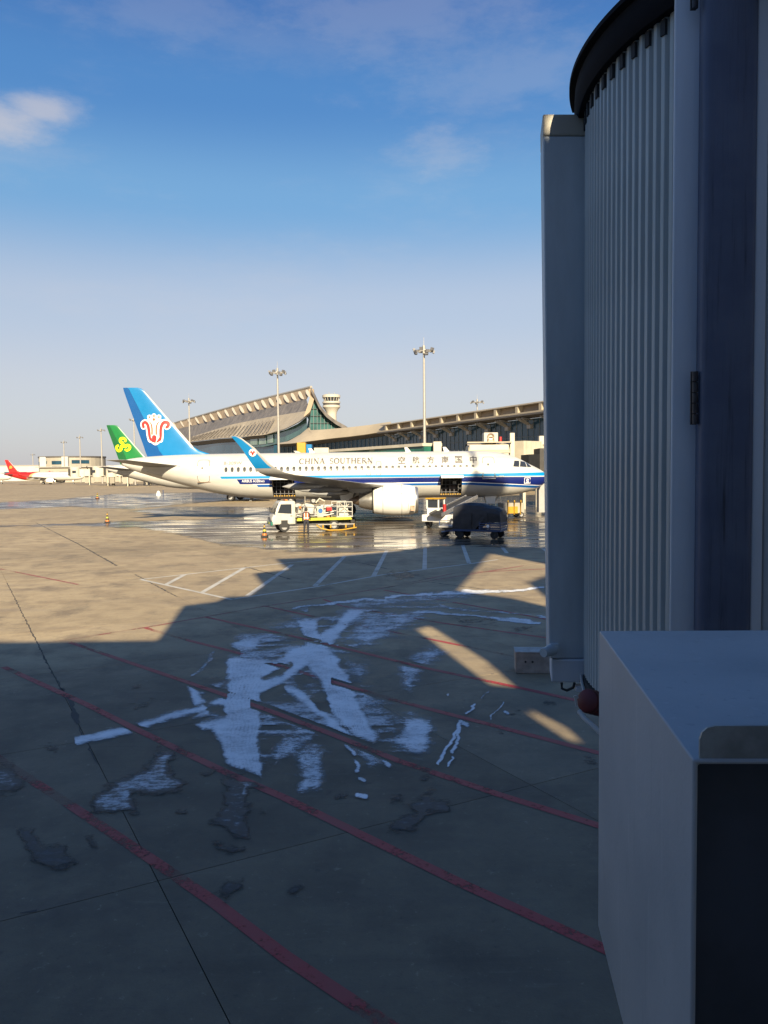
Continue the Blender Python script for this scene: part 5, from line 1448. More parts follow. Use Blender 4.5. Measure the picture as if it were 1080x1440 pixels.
for sd in (-1, 1):
    d = MB(); d.prism([(2.9, .62), (2.95, 1.3), (2.66, 2.06), (1.72, 2.06), (1.68, .62)], 'XZ', sd * .955 - .015, sd * .955 + .015); dd = d.build('door', 'truck_white', cab)
    d = MB(); d.prism([(2.84, 1.38), (2.6, 1.98), (1.8, 1.98), (1.8, 1.30)], 'XZ', sd * .975 - .015, sd * .975 + .015); d.build('window', 'dark_glass', dd)
    d = MB(); d.box((1.82, sd * .99, 1.15), (.16, .03, .05)); d.build('handle', 'black_rubber', dd)
    d = MB(); d.bar((2.95, sd * .95, 1.5), (3.1, sd * 1.2, 1.62), .03); d.box((3.1, sd * 1.22, 1.55), (.06, .18, .34)); d.build('mirror', 'black_rubber', cab)
    d = MB(); d.box((3.30, sd * .72, .92), (.06, .26, .17)); d.build('headlight', 'bare_metal', cab)
d = MB(); d.box((3.32, 0, .98), (.05, 1.0, .16)); d.build('grille', 'letter_grey', cab)
d = MB(); d.box((3.30, 0, .62), (.16, 1.96, .26)); d.build('bumper', 'link_glass', tr, bevel=.03)
d = MB(); d.box((3.385, 0, .64), (.02, .44, .13)); d.build('number_plate', 'lime_yellow', tr)
d = MB(); d.box((2.35, -.93, .6), (.5, .1, .5)); d.build('step', 'black_rubber', tr)
d = MB(); d.box((2.1, 0, 2.25), (.18, 1.1, .1)); d.build('beacon', 'orange_paint', cab)
for x, y in ((2.35, -.82), (2.35, .82), (-1.5, -.80), (-1.5, .80)): road_wheel(tr, x, y, .40, .26)
d = MB(); d.box((-.75, 0, .90), (4.2, 1.9, .12)); d.build('deck', 'lime_yellow', tr)
d = MB(); d.box((-.75, -.96, .82), (4.3, .03, .1)); d.build('side_strip', 'lime_yellow', tr)
d = MB(); d.cyl((1.15, -.15, 1.0), (1.15, -.15, 1.8), .34, n=18); d.lathe([(.34, 1.8), (.26, 1.95), (.05, 2.02)], (1.15, -.15, 0), n=18); d.build('filter_vessel', 'truck_white', tr, smooth=SM)
d = MB(); d.cyl((.35, -.5, 1.45), (.35, .5, 1.45), .40, n=20); d.build('hose_reel', 'black_rubber', tr, smooth=SM)
for y in (-.53, .53): d = MB(); d.cyl((.35, y - .03, 1.45), (.35, y + .03, 1.45), .52, n=20); d.build('reel_flange', 'truck_white', tr, smooth=SM)
d = MB(); d.box((-.45, -.55, 1.35), (.5, .6, .75)); d.build('meter_box', 'cream_paint', tr, bevel=.03)
d = MB(); d.cyl((-.45, -.87, 1.45), (-.45, -.84, 1.45), .18, n=16); d.build('dial', 'blue_paint', tr)
d = MB(); d.box((-1.15, -.72, 1.55), (.42, .3, .28)); d.build('valve_box', 'red_paint_gloss', tr, bevel=.03)
d = MB(); d.box((-1.1, .3, 1.4), (.9, .9, .9)); d.build('locker', 'truck_white', tr, bevel=.04)
d = MB()
for y, z in ((-.85, 1.12), (-.78, 1.28), (-.6, 1.75)): d.tube([(1.4, y, z), (.9, y, z + .05), (.2, y + .05, z - .04), (-.9, y, z), (-1.5, y, z + .1)], .05)
for x in (1.3, .75, .0, -.7, -1.3): d.tube([(x, -.82, 1.0), (x + .05, -.8, 1.5), (x - .1, -.6, 1.82), (x - .15, -.2, 1.7)], .045)
d.build('pipework', 'bare_metal', tr, smooth=SM)
rq = random.Random(11)
for i in range(14):
    x, y, z = rq.uniform(-1.6, 1.35), rq.uniform(-.9, -.55), rq.uniform(1.0, 1.75); k = rq.uniform(.07, .17)
    d = MB()
    if i % 3: d.box((x, y, z), (k * 1.2, k, k * 1.6))
    else: d.cyl((x, y - k, z), (x, y + k, z), k, n=10)
    d.build('fitting', ('truck_white', 'mast_grey', 'black_rubber', 'cream_paint', 'hot_metal', 'black_rubber', 'orange_paint')[i % 7], tr)
d = MB()
for x in (-1.75, -2.35, -2.95):
    for y in (-.9, .9): d.bar((x, y, .95), (x, y, 2.05), .05)
for z in (1.35, 1.7, 2.05):
    for y in (-.9, .9): d.bar((-1.75, y, z), (-2.95, y, z), .045)
    d.bar((-2.95, -.9, z), (-2.95, .9, z), .045)
d.build('railing', 'truck_white', tr)
d = MB(); d.box((-2.35, 0, 1.0), (1.3, 1.85, .08)); d.box((-2.3, -.3, 1.35), (.7, .9, .6)); d.build('platform', 'truck_white', tr)
d = MB(); d.bar((-2.0, -.9, 1.4), (-2.7, -.9, 1.9), .04); d.bar((-2.0, -.93, 1.95), (-2.7, -.93, 1.35), .04); d.build('scissor_brace', 'cream_paint', tr)
d = MB(); d.bar((-.2, -1.02, .48), (-3.1, -1.02, .45), .07); d.build('side_guard', 'mast_grey', tr)
for x in (-.6, -1.2, -2.4, -3.05): d = MB(); d.cyl((x, -1.02, .2), (x, -1.02, .47), .07, .05, 8); d.build('hose_coupling', 'yellow_paint', tr)
d = MB(); d.tube([(-.1, -1.0, .45), (-.4, -1.25, .2), (-1.0, -1.35, .07), (-2.0, -1.3, .06), (-3.2, -1.2, .2)], .05); d.build('hose', 'yellow_paint', tr, smooth=SM)
d = MB(); d.tube([(-.9, 0, 1.8), (-1.0, 0, 2.1), (-.6, .1, 2.3), (-.3, .1, 2.0)], .06); d.cyl((.6, -.2, 1.9), (.6, -.2, 2.5), .02, n=6); d.build('hose_boom', 'cream_paint', tr, smooth=SM)

# ---- the worker beside the truck
def human(name, label, loc, rz, H, joints, radii, edges, root, m):
    t = thing(name, label, 'person', loc, rz)
    me = bpy.data.meshes.new('body'); me.from_pydata([Vector(j) * H for j in joints], edges, []); me.update()
    o = bpy.data.objects.new('body', me); COL.objects.link(o)
    md = o.modifiers.new('skin', 'SKIN'); o.modifiers.new('sub', 'SUBSURF').levels = 2
    for i, r in enumerate(radii):
        sv = me.skin_vertices[0].data[i]; rr = r if isinstance(r, tuple) else (r, r); sv.radius = (rr[0] * H, rr[1] * H); sv.use_root = (i == root)
    dg = bpy.context.evaluated_depsgraph_get()
    nm = bpy.data.meshes.new_from_object(o.evaluated_get(dg)); bpy.data.objects.remove(o)
    nm.materials.clear()
    for k in m: nm.materials.append(M[k])
    for p in nm.polygons:
        p.use_smooth = True; z = p.center.z / H
        p.material_index = 1 if (z > .855 or (abs(p.center.x) > .115 * H and z < .47)) else (2 if z < .045 else 0)
    return t, link('body', nm, t)
J = [(0, 0, .53), (0, .005, .62), (0, .0, .72), (0, -.005, .80), (0, 0, .845), (0, .01, .875), (0, .012, .93), (0, .01, .975),
     (.095, 0, .80), (.125, .02, .66), (.135, .10, .565), (.135, .135, .535), (-.095, 0, .80), (-.128, .01, .655), (-.14, .035, .52), (-.14, .05, .475),
     (.055, 0, .50), (.062, .015, .28), (.068, -.015, .045), (.075, .065, .022), (-.055, 0, .50), (-.07, -.01, .28), (-.085, -.04, .045), (-.095, .04, .022)]
Rr = [(.085, .062), (.080, .06), (.092, .065), (.085, .058), .036, .034, .052, .040, .042, .036, .025, .022, .042, .036, .025, .022, .062, .042, .030, .026, .062, .042, .030, .026]
Ed = [(0, 1), (1, 2), (2, 3), (3, 4), (4, 5), (5, 6), (6, 7), (3, 8), (8, 9), (9, 10), (10, 11), (3, 12), (12, 13), (13, 14), (14, 15), (0, 16), (16, 17), (17, 18), (18, 19), (0, 20), (20, 21), (21, 22), (22, 23)]
wp = on_ground(431, 751.5)
man, mb_ = human('person', 'worker in dark clothes and orange safety vest standing beside the fuel truck', (wp.x, wp.y, .0), 0, 1.78, J, Rr, Ed, 0, ['navy_cloth', 'skin', 'black_rubber'])
d = MB(); rings = []
for z, rx_v, ry_v in ((.555, .108, .082), (.62, .104, .080), (.70, .112, .084), (.77, .115, .082), (.815, .085, .066)):
    rings.append([Vector((rx_v * 1.78 * math.cos(2 * math.pi * k / 20), ry_v * 1.78 * math.sin(2 * math.pi * k / 20), z * 1.78)) for k in range(20)])
d.loft(rings, True); vest = d.build('vest', 'vest_orange', man, smooth=SM)
for sx in (-1, 1):
    d = MB(); d.box((sx * .055 * 1.78, -.088 * 1.78, .69 * 1.78), (.055, .02, .42)); d.build('reflective_strip', 'reflective', vest)
d = MB(); rings = [[Vector((x * 1.78 * 1.03, y * 1.78 * 1.03, z)) for x, y, z in [(.109 * math.cos(2 * math.pi * k / 20), .083 * math.sin(2 * math.pi * k / 20), zz * 1.78) for k in range(20)]] for zz in (.605, .640)]
d.loft(rings, True); d.build('reflective_strip', 'reflective', vest)
d = MB(); d.lathe([(.02, 1.80), (.07, 1.785), (.10, 1.73), (.105, 1.67), (.10, 1.64)], (0, .02, 0), n=16); d.box((0, .12, 1.68), (.14, .1, .02)); d.build('cap', 'black_rubber', man, smooth=SM)
d = MB(); d.lathe([(.098, 1.66), (.095, 1.60), (.075, 1.565)], (0, .005, 0), n=14); d.build('hair', 'black_rubber', man, smooth=SM)

# ---- belt loader under the front hold
bl = thing('belt_loader', 'white belt loader with yellow roofed cab, its belt raised to the forward hold', 'belt loader', (4.75, 58.0, .01), math.radians(62))
d = MB(); d.box((0, -.35, .70), (4.6, 1.1, .5)); d.box((-1.9, .1, .75), (.9, 1.9, .5)); d.build('chassis', 'white_paint', bl, bevel=.04)
d = MB(); d.box((-1.2, .45, 1.02), (1.1, .95, .9)); d.build('cab', 'white_paint', bl, bevel=.05)
for x in (-1.72, -.68):
    for y in (.0, .9): d = MB(); d.bar((x, y, 1.4), (x, y, 2.1), .08); d.build('cab_post', 'white_paint', bl)
d = MB(); d.box((-1.2, .45, 1.75), (.98, .84, .6)); d.build('cab_glass', 'dark_glass', bl)
d = MB(); d.box((-1.2, .45, 2.14), (1.3, 1.1, .1)); d.build('cab_roof', 'yellow_paint', bl, bevel=.03)
for x, y in ((-1.5, -.85), (-1.5, .85), (1.5, -.85), (1.5, .55)): road_wheel(bl, x, y, .36, .24)
d = MB(); d.bar((-3.0, -.35, 1.0), (3.9, -.35, 2.05), .85, .16); belt = d.build('belt', 'black_rubber', bl)
for y in (-.82, .12): d = MB(); d.bar((-3.0, y, 1.05), (3.9, y, 2.1), .08, .26); d.build('side_rail', 'bare_metal', belt)
d = MB(); d.bar((.8, -.35, .8), (2.6, -.35, 1.7), .12); d.build('lift_ram', 'bare_metal', bl)
d = MB(); d.cyl((-1.9, -.55, 1.1), (-1.9, -.55, 1.75), .13, n=12); d.build('fire_extinguisher', 'red_paint_gloss', bl, smooth=SM)
# ---- baggage cart under a dark tarpaulin
bc = thing('baggage_cart', 'baggage cart wrapped in a black tarpaulin on a navy railed frame', 'cart', (on_ground(676, 757).x, 48.0, .01), math.radians(-24))
d = MB(); d.box((0, 0, .50), (3.0, 1.6, .14)); d.build('frame', 'navy_frame', bc, bevel=.02)
for z in (.66, .80, .94):
    d = MB(); d.box((.85, -.81, z), (1.35, .05, .07)); d.build('slat', 'navy_frame', bc)
    d = MB(); d.box((1.5, 0, z), (.05, 1.6, .07)); d.build('slat', 'navy_frame', bc)
d = MB()
for x in (.2, .85, 1.5): d.bar((x, -.79, .5), (x, -.79, 1.05), .05)
d.build('rail_post', 'navy_frame', bc)
d = MB(); rings = []
rt = random.Random(4)
xs_ = [-1.50, -1.46, -1.0, -.55, -.05, .30, .55, .95, 1.30, 1.47, 1.50]
tops = [1.55, 1.98, 2.12, 2.16, 2.12, 2.10, 2.00, 1.92, 1.84, 1.70, 1.40]
for i, x in enumerate(xs_):
    hh = tops[i]; ww = .80 if 0 < i < 10 else .76; low = .60 if x < .25 else 1.0
    J_ = lambda v: v + rt.uniform(-.028, .028)
    rings.append([Vector((J_(x), J_(y), J_(z))) for y, z in ((-ww, low), (-ww - .02, low + .3), (-ww, hh - .62), (-ww + .02, hh - .34), (-ww * .86, hh - .10), (-ww * .45, hh), (0, hh + .02), (ww * .45, hh), (ww * .86, hh - .10), (ww, hh - .34), (ww, hh - .6), (ww, low))])
d.loft(rings, True, True); d.build('tarpaulin', 'tarp', bc)
d = MB(); d.bar((-.3, -.86, .62), (-.26, -.84, 1.6), .03); d.bar((.75, -.86, 1.0), (.72, -.84, 1.6), .03); d.build('strap', 'black_rubber', bc)
for x, y in ((-1.05, -.68), (-1.05, .68), (1.1, -.68), (1.1, .68)): road_wheel(bc, x, y, .24, .16, 'black_rubber')
d = MB(); d.bar((-1.5, 0, .46), (-2.5, 0, .32), .09); d.bar((-1.5, -.4, .46), (-2.3, 0, .35), .06); d.build('tow_bar', 'navy_frame', bc)
d = MB(); d.cyl((.75, -.87, .78), (.75, -.83, .78), .09, n=12); d.build('reflector', 'letter_white', bc)
# a low tug in front of the cart
tg = thing('tow_dolly', 'low pale trolley between the belt loader and the tarpaulin cart', 'trolley', (on_ground(634, 752).x, 49.6, .01), math.radians(-16))
d = MB(); d.box((0, 0, .62), (1.5, 1.2, .12)); d.box((.0, 0, .42), (1.3, .2, .16)); d.build('deck', 'grey_paint', tg, bevel=.02)
for z in (.8, 1.0): d = MB(); d.bar((-.7, -.55, z), (.7, -.55, z), .05); d.build('rail', 'bare_metal', tg)
for x in (-.7, .7): d = MB(); d.bar((x, -.55, .6), (x, -.55, 1.05), .05); d.build('post', 'navy_frame', tg)
for x, y in ((-.5, -.5), (-.5, .5), (.5, -.5), (.5, .5)): road_wheel(tg, x, y, .24, .14, 'black_rubber')

# ---- ground power cart near the nose gear
gp = thing('ground_power_unit', 'yellow ground power cart with hoops beside the nose gear', 'power cart', (on_ground(716, 718).x * .86, 68.4, .01), .25)
d = MB(); d.box((0, 0, .85), (2.0, 1.2, .9)); d.build('housing', 'far_wall', gp, bevel=.05)
for x in (-.6, 0, .6): d = MB(); d.tube([(x, -.7, .3), (x, -.72, 1.4), (x + .1, -.5, 1.5)], .06); d.build('hoop', 'yellow_paint', gp, smooth=SM)
d = MB(); d.box((-.1, -.62, .7), (.9, .04, .6)); d.build('panel', 'yellow_paint', gp)
for x, y in ((-.7, -.55), (-.7, .55), (.7, -.55), (.7, .55)): road_wheel(gp, x, y, .25, .16)

# ---- striped bollard cones
def cone_parts():
    t = thing('safety_cone', '', 'cone', (0, 0, 0), 0, 'striped safety cones on the apron')
    d = MB(); d.box((0, 0, .05), (.46, .46, .10)); d.build('base', 'black_rubber', t, bevel=.02)
    prof_ = lambda z: .17 - .135 * (z - .1) / .68
    for i, m_ in enumerate(('orange_paint', 'black_rubber', 'lime_yellow', 'black_rubber', 'yellow_paint')):
        z0, z1 = .1 + i * .136, .1 + (i + 1) * .136
        d = MB(); d.cyl((0, 0, z0), (0, 0, z1), prof_(z0), prof_(z1), 18, i == 4); d.build('band', m_, t, smooth=SM)
    d = MB(); d.lathe([(.035, .78), (.045, .83), (.02, .87), (.001, .875)], n=10); d.build('knob', 'black_rubber', t, smooth=SM)
    return t
cone0 = cone_parts()
for i, (px, py, lab) in enumerate([(372, 755, 'striped cone on wet concrete by the front bumper of the fuel truck'), (151, 735, 'striped cone standing alone on dry concrete left of the blue tail'),
                                   (137, 701.5, 'farthest striped cone, small, on the pale wet strip at left'), (603, 736.5, 'striped cone between the engine and the belt loader')]):
    c = cone0 if i == 0 else copy_tree(cone0)
    g = on_ground(px, py); c.location = (g.x, g.y, .012); c['label'] = lab
    c.rotation_euler = (0, 0, .4 * i); k = [.95, 1.0, 1.25, 1.35][i]; c.scale = (k if i < 3 else 1.0, k if i < 3 else 1.0, k)
# pale covered marker on the wet strip under the tail
ck = thing('marker_hood', 'small white hood shaped marker on wet ground under the rear fuselage', 'marker', (on_ground(223, 697).x, on_ground(223, 697).y, .01))
d = MB(); d.lathe([(.5, 0), (.45, .35), (.3, .7), (.15, .9), (.02, .95)], n=16); d.build('hood', 'white_paint', ck, smooth=SM)
d = MB(); d.cyl((.9, 0, 0), (.9, 0, 1.1), .08, n=8); d.build('post', 'navy_frame', ck)

# ---- the boarding bridge that serves the blue tailed airliner, on its far side
nb = thing('boarding_bridge', 'cream boarding bridge docked at the far side of the blue tailed airliner', 'boarding bridge', (13.5, 84, 0))
def nbx(px, y): return at(px, 660, 84 + y).x - 13.5
def nbz(py, y): return at(690, py, 84 + y).z
yy = -7.0
d = MB(); d.box(((nbx(660, yy) + nbx(716, yy)) / 2, yy + 2, (nbz(625, yy) + nbz(650, yy)) / 2), (nbx(716, yy) - nbx(660, yy), 4, nbz(625, yy) - nbz(650, yy))); d.build('cab', 'cream_paint', nb, bevel=.1)
d = MB(); x0, x1 = nbx(659, yy), nbx(717, yy); zc = nbz(624, yy)
rings = [[Vector((x, yy + 2 - 2.1 * math.cos(a), zc - .9 + 1.0 * math.sin(a))) for a in [math.pi * i / 10 for i in range(11)]] for x in (x0, x1)]
d.loft(rings, False); d.box(((x0 + x1) / 2, yy - .15, zc + .14), (x1 - x0 + .3, .3, .12)); d.build('cab_roof', 'roof_beige', nb, smooth=SM)
d = MB(); d.box((nbx(691, yy), yy + 1, nbz(615.5, yy)), (nbx(701, yy) - nbx(681, yy), 1.6, nbz(608, yy) - nbz(623, yy))); d.build('air_conditioner', 'tower_cream', nb, bevel=.06)
for py in (614, 619): d = MB(); d.lathe([(.18, -.02), (.30, -.04), (.36, .0)], (nbx(690.7, yy), yy + .18, nbz(py, yy)), 'Y', 18); d.build('fan_ring', 'hot_metal', nb)
d = MB(); d.box((nbx(720.7, yy), yy + .4, (nbz(609, yy) + nbz(650, yy)) / 2), (nbx(724, yy) - nbx(717.5, yy), .8, nbz(609, yy) - nbz(650, yy))); d.build('post', 'tower_cream', nb, bevel=.04)
d = MB(); d.cyl((nbx(705, yy), yy + .5, nbz(622, yy)), (nbx(705, yy), yy + .5, nbz(614, yy)), .14, n=10); d.build('beacon', 'red_paint_gloss', nb)
T0 = Vector((nbx(724, yy), yy + 1.5, 0)); T1 = T0 + Vector((13, 12, 0)); td = (T1 - T0).normalized(); tn = Vector((td.y, -td.x, 0))
zt0, zt1 = nbz(651, yy), nbz(620, yy)
d = MB(); d.bar(T0 + Vector((0, 0, (zt0 + zt1) / 2)), T1 + Vector((0, 0, (zt0 + zt1) / 2)), 2.8, zt1 - zt0); d.build('tunnel', 'cream_paint', nb)
for i in range(15):
    p = T0 + td * (.4 + i * .8) + tn * 1.43; d = MB(); d.box((p.x, p.y, (zt0 + zt1) / 2), (.12, .12, zt1 - zt0 - .1), Matrix.Rotation(math.atan2(td.y, td.x), 3, 'Z')); d.build('rib', 'cream_paint', nb)
p = T0 + td * 3.4 + tn * 1.2; d = MB(); d.box((p.x, p.y, zt1 + .1), (.8, .8, .9)); d.build('junction_box', 'tower_cream', nb, bevel=.04)
d = MB(); rings = []
for k in range(5):
    x = nbx(757, -12) - .2 * k; rings.append([Vector((x, -12.6 + .25 * k, z)) for z in (2.6, 5.6)] + [Vector((x - .2, -9.6 + .25 * k, z)) for z in (5.6, 2.6)])
d.loft(rings, True, True); d.build('bellows', 'black_rubber', nb)
d = MB(); d.box((nbx(765, -9), -8.5, 4.6), (1.2, 3, 3.2)); d.build('dock_frame', 'hold_dark', nb)
for px, y in ((735, 0), (757, 3)):
    d = MB(); d.cyl((nbx(px, y), y, 0), (nbx(px, y), y, 3.6), .35, n=12); d.build('leg', 'cream_paint', nb, smooth=SM)
d = MB(); d.box((nbx(764, -12), -12.5, 1.6), (1.2, 1, 2.6)); d.build('equipment_rack', 'grey_paint', nb)

# ---- high lift truck and another winglet beyond the airliner's roof
hl = thing('catering_truck', 'yellow topped high lift truck peeping over the airliner roof', 'truck', (at(425, 640, 104).x, 104, .01))
zz = lambda py: at(425, py, 104).z
d = MB(); d.box((0, 0, (zz(627) + 2.2) / 2 + .6), (1.15, 2.2, zz(627) - 2.6)); d.build('body', 'yellow_paint', hl, bevel=.06)
d = MB(); d.box((1.0, 0, zz(634)), (.7, 2, 1.6)); d.build('side_box', 'fin_blue', hl)
d = MB(); d.box((0, 0, 1.2), (4.5, 2.2, 1.0)); d.build('chassis', 'white_paint', hl)
d = MB(); d.lathe([(.3, zz(626.5)), (.32, zz(625.2)), (.05, zz(624.4))], n=12); d.build('lamp', 'emblem_white', hl)
d = MB(); d.box((2.6, 0, zz(635)), (1.9, 1.5, .9)); d.build('locker', 'cream_paint', hl)
for x, y in ((-1.5, -1), (-1.5, 1), (1.5, -1), (1.5, 1)): road_wheel(hl, x, y, .45, .3)

# ================================================================== THE SHADED BOARDING BRIDGE AT RIGHT
CX, CY, CR_ = 3.30, 5.27, 1.86
ZT, ZB = 6.62, 2.62
br = thing('boarding_bridge', 'shaded grey boarding bridge cab with curved slatted curtain, pillar and door', 'boarding bridge', (CX, CY, 0))
d = MB()
w_ = .060
prof_s = [(-.0285, -.012), (-.0275, .008), (-.021, .026), (-.016, .029), (.009, .031), (.014, .027), (.019, .012), (.0285, .006), (.0285, -.012)]
d.prism([(a, -b) for a, b in prof_s], 'XY', 0, ZT - ZB)
slat_me = d.mesh('slat', 'slat_paint', smooth=math.radians(40))
a0, a1 = math.radians(209.5), math.radians(164)
ns = 24
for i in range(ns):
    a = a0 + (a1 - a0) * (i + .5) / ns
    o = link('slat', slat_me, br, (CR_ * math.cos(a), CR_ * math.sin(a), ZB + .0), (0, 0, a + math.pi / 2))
d = MB(); rings = []
for i in range(25):
    a = a0 + (a1 - a0) * i / 24; rings.append([Vector(((CR_ - .012) * math.cos(a), (CR_ - .012) * math.sin(a), ZB + .02)), Vector(((CR_ - .012) * math.cos(a), (CR_ - .012) * math.sin(a), ZT))])
d.loft([[r[0], r[1], r[1] * 1.0 - Vector((r[1].x, r[1].y, 0)) * .02, r[0] - Vector((r[0].x, r[0].y, 0)) * .02] for r in rings], True, True); d.build('curtain_backing', 'groove_rubber', br)
# clips at the heads of the slats
cl_ = MB(); cl_.box((0, 0, 0), (.035, .02, .085)); cme = cl_.mesh('clip', 'groove_rubber')
for i in range(0, ns, 2):
    a = a0 + (a1 - a0) * (i + .5) / ns; link('clip', cme, br, ((CR_ + .03) * math.cos(a), (CR_ + .03) * math.sin(a), ZT - .05 - .02), (0, 0, a + math.pi / 2))
# curved hood
d = MB(); rings = []
for i in range(41):
    a = math.radians(235) + (math.radians(158) - math.radians(235)) * i / 40; ca, sa = math.cos(a), math.sin(a)
    rings.append([Vector((r * ca, r * sa, z)) for r, z in ((CR_ - .25, ZT), (CR_ + .075, ZT - .02), (CR_ + .105, ZT + .03), (CR_ + .10, ZT + .15), (CR_ + .02, ZT + .19), (CR_ - .25, ZT + .19))])
d.loft(rings, True, True); d.build('hood', 'hood_rubber', br, smooth=SM)
d = MB(); rings = []
for i in range(41):
    a = math.radians(235) + (math.radians(158) - math.radians(235)) * i / 40; ca, sa = math.cos(a), math.sin(a)
    rings.append([Vector((r * ca, r * sa, z)) for r, z in ((CR_ + .085, ZT + .15), (CR_ + .14, ZT + .16), (CR_ + .14, ZT + .19), (CR_ - .05, ZT + .21))])
d.loft(rings, True, True); d.build('hood_flashing', 'hood_rubber', br, smooth=SM)
# rail and cables below the curtain
d = MB(); rings = []
for i in range(21):
    a = math.radians(215) + (math.radians(166) - math.radians(215)) * i / 20; ca, sa = math.cos(a), math.sin(a)
    rings.append([Vector((r * ca, r * sa, z)) for r, z in ((CR_ - .05, ZB - .07), (CR_ + .035, ZB - .07), (CR_ + .035, ZB - .02), (CR_ - .05, ZB - .02))])
d.loft(rings, True, True); d.build('curtain_rail', 'groove_rubber', br, smooth=SM)
d = MB(); d.tube([Vector(((CR_ + .05) * math.cos(math.radians(a)), (CR_ + .05) * math.sin(math.radians(a)), ZB - .03 - .10 * math.sin(math.radians((a - 168) * 4)))) for a in range(166, 214, 3)], .011, 6); d.build('cable', 'tube_white', br, smooth=SM)
def bp(px, py, dep): return at(px, py, dep) - Vector((CX, CY, 0))
# the tall pillar at its far end
PD = 5.70
pt_l, pt_r = bp(763.5, 160, PD), bp(836, 160, PD)
pb_l, pb_r = bp(772, 926, PD), bp(838, 926, PD)
def frustum(name, tl, tr_, bl_, brr, depth, m, bevel=.012):
    d = MB(); o_ = Vector((.05, depth, 0))
    d.add([tl, tr_, brr, bl_, tl + o_, tr_ + o_, brr + o_, bl_ + o_], [(0, 1, 2, 3), (7, 6, 5, 4), (0, 4, 5, 1), (1, 5, 6, 2), (2, 6, 7, 3), (3, 7, 4, 0)])
    return d.build(name, m, br, bevel=bevel)
cap_l, cap_r = bp(763.6, 191, PD), bp(836, 191, PD)
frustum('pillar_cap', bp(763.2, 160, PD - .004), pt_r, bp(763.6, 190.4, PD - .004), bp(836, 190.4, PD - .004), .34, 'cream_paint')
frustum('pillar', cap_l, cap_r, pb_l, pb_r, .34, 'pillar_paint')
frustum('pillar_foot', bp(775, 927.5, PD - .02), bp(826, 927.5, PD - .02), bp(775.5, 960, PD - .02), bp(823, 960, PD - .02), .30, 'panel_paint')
d = MB(); d.tube([bp(790, 960, PD), bp(790, 968, PD), bp(797, 971, PD), bp(806, 967, PD), bp(808, 960, PD)], .010, 6); d.build('hook', 'groove_rubber', br, smooth=SM)
d = MB(); d.cyl(bp(764, 918, PD - .10), bp(778, 913, PD - .02), .033, .045, 14); d.box(bp(779, 914, PD - .01), (.06, .08, .10)); d.build('lamp', 'pillar_paint', br, smooth=SM)
d = MB(); d.bar(bp(773, 912, PD - .05), bp(776, 907, PD - .03), .012); d.build('lamp_bracket', 'groove_rubber', br)
d = MB(); d.box(bp(818, 967, PD), (.10, .1, .03)); d.box(bp(822, 962, PD), (.02, .1, .09)); d.build('bracket', 'panel_paint', br)
# red ribbed buffer
c0, c1 = bp(824, 985, 4.9), bp(849, 992, 5.05)
d = MB(); ax = (c1 - c0).normalized(); ln_ = (c1 - c0).length + .10
q = ax.to_track_quat('Z', 'Y').to_matrix()
rings = []
for i in range(25):
    h_ = ln_ * i / 24; r = .072 + .006 * (1 if (i // 2) % 2 else 0)
    if i == 0: r = .045
    rings.append([c0 + q @ Vector((r * math.cos(2 * math.pi * k / 20), r * math.sin(2 * math.pi * k / 20), h_)) for k in range(20)])
d.loft(rings, True, True); d.build('buffer', 'buffer_red', br, smooth=SM)
d = MB(); d.bar(bp(809, 978, 4.9), bp(811, 993, 4.9), .014); d.bar(bp(807, 979, 4.9), bp(813, 981, 4.9), .012); d.build('bracket', 'tube_white', br)
d = MB(); d.tube([bp(814, 1000, 4.85), bp(822, 1010, 4.8), bp(832, 1019, 4.75), bp(846, 1032, 4.7)], .016, 8); d.build('tube', 'tube_white', br, smooth=SM)
# flat panel, hinge, streaked door and the jamb beyond
d = MB()
def slab_px(name, xl, xr, d0, d1, thick, m, bevel=.008, ztop=7.6, zbot=1.9):
    l, r = bp(xl, 664, d0), bp(xr, 664, d1); nn = Vector((-(r - l).y, (r - l).x, 0)).normalized() * thick
    dd = MB(); vs = []
    for z in (zbot, ztop):
        for p in (l, r, r + nn, l + nn): vs.append(Vector((p.x, p.y, z)))
    dd.add(vs, [(0, 1, 5, 4), (1, 2, 6, 5), (2, 3, 7, 6), (3, 0, 4, 7), (4, 5, 6, 7), (3, 2, 1, 0)])
    return dd.build(name, m, br, smooth=math.radians(60), bevel=bevel)
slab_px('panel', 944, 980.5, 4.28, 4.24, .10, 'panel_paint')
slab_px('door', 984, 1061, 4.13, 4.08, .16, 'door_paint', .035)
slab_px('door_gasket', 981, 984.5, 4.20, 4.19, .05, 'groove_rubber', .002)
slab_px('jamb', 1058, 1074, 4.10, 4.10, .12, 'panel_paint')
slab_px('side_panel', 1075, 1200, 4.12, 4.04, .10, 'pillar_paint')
for y0_, y1_ in ((522, 597), (-60, 12)):
    hc0, hc1 = bp(977.5, y1_, 4.17), bp(977.5, y0_, 4.17)
    d = MB()
    for k in range(5):
        a, b = hc0.lerp(hc1, k / 5 + .008), hc0.lerp(hc1, (k + 1) / 5 - .008); d.cyl(a, b, .0155, n=12)
    d.box((hc0 + hc1) / 2 + Vector((-.004, .014, 0)), (.03, .01, (hc1 - hc0).length)); d.build('hinge', 'hinge_steel', br, smooth=SM)
# ---- concrete block under the bridge
g0 = on_ground(725, 947)
cb = thing('concrete_block', 'pale concrete block with two lifting holes on the apron by the pillar foot', 'concrete block', (g0.x, g0.y, 0), math.radians(-6))
d = MB(); d.box((.42, .22, .215), (.84, .44, .43)); d.build('block', 'concrete_block', cb, bevel=.015)
d = MB(); d.box((.42, .22, .437), (.86, .46, .016)); d.build('cover', 'concrete_top', cb, bevel=.004)
for x in (.20, .34): d = MB(); d.cyl((x, -.004, .24), (x, .02, .24), .022, n=12); d.build('lifting_hole', 'black_rubber', cb)

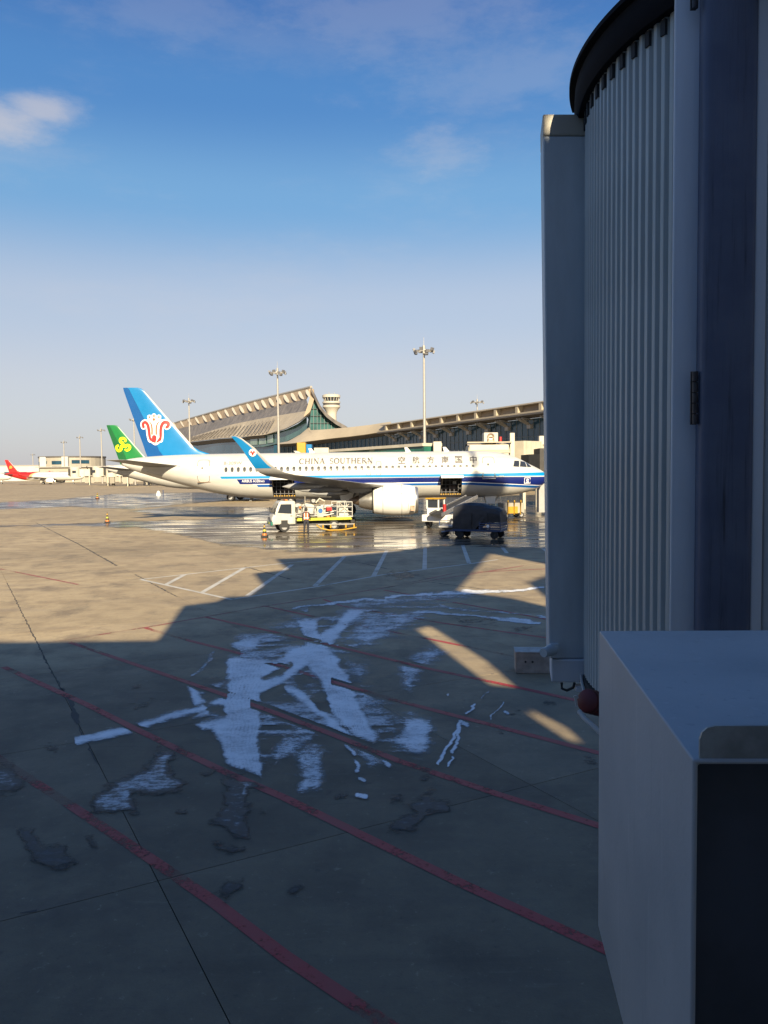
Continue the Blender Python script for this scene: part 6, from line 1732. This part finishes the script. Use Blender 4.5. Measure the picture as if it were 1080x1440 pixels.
# ---- grey cabinet right in front of the viewpoint
kb = thing('control_cabinet', 'big smooth grey metal cabinet close to the viewer with an open dark front', 'cabinet', (.8, 1.7, 0))
def kp(px, py, dep): return at(px, py, dep) - Vector((.8, 1.7, 0))
zt_ = at(842, 887, 2.2).z
bl0 = on_ground(842.5, 887, zt_) - Vector((.8, 1.7, 0)); fl0 = on_ground(974, 1068, zt_) - Vector((.8, 1.7, 0)); br0 = on_ground(1090, 886, zt_) - Vector((.8, 1.7, 0))
bot = at(838, 1302, bl0.y + 1.7).z
wv = (br0 - bl0); wv.z = 0; wv = wv.normalized() * .85
d = MB()
T = [bl0, bl0 + wv, fl0 + wv, fl0]; Bm = [Vector((p.x, p.y, bot)) for p in T]
# five closed sides, the front (towards the viewer) left open with a recessed dark inside
d.add(T + Bm, [(0, 1, 2, 3), (7, 6, 5, 4), (0, 3, 7, 4), (1, 0, 4, 5), (2, 1, 5, 6)])
fv = (bl0 - fl0).normalized() * .012
d2 = MB(); 
shell = d.build('shell', 'cabinet_metal', kb)
md = shell.modifiers.new('thick', 'SOLIDIFY'); md.thickness = .012; md.offset = -1
md = shell.modifiers.new('edge', 'BEVEL'); md.width = .009; md.segments = 3; md.limit_method = 'ANGLE'
for p in shell.data.polygons: p.use_smooth = True
ms = shell.data
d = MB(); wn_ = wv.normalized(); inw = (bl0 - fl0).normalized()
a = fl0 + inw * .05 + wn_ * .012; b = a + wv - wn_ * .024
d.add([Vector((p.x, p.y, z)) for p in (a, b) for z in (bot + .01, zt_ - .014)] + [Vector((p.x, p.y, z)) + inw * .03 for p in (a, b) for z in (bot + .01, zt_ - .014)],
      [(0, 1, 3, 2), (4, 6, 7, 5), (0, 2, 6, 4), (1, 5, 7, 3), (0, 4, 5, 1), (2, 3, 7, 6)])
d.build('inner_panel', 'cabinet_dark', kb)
# flange standing above the front edge, with a rounded corner
d = MB(); h_ = .052
fl_ = [(.012, 0), (.012, h_ - .022), (.016, h_ - .010), (.024, h_ - .003), (.036, h_), (.83, h_), (.83, 0)]
o3 = fl0 + inw * .004
d.add([o3 + wn_ * u + Vector((0, 0, v)) for u, v in fl_] + [o3 + wn_ * u + Vector((0, 0, v)) + inw * .006 for u, v in fl_],
      [tuple(range(7)), tuple(range(13, 6, -1))] + [(i, (i + 1) % 7, 7 + (i + 1) % 7, 7 + i) for i in range(7)])
d.build('flange', 'cabinet_flange', kb)
# it stands on a post beyond the frame
d = MB(); c_ = (bl0 + fl0) / 2 + wv * .75; d.box((c_.x, c_.y, bot / 2), (.16, .16, bot)); d.build('post', 'cabinet_metal', kb)

# ---- finishing: faces towards the outside, haze-free clear winter air
SC.render.film_transparent = False
SC.cycles.max_bounces = 6
SC.cycles.transparent_max_bounces = 12
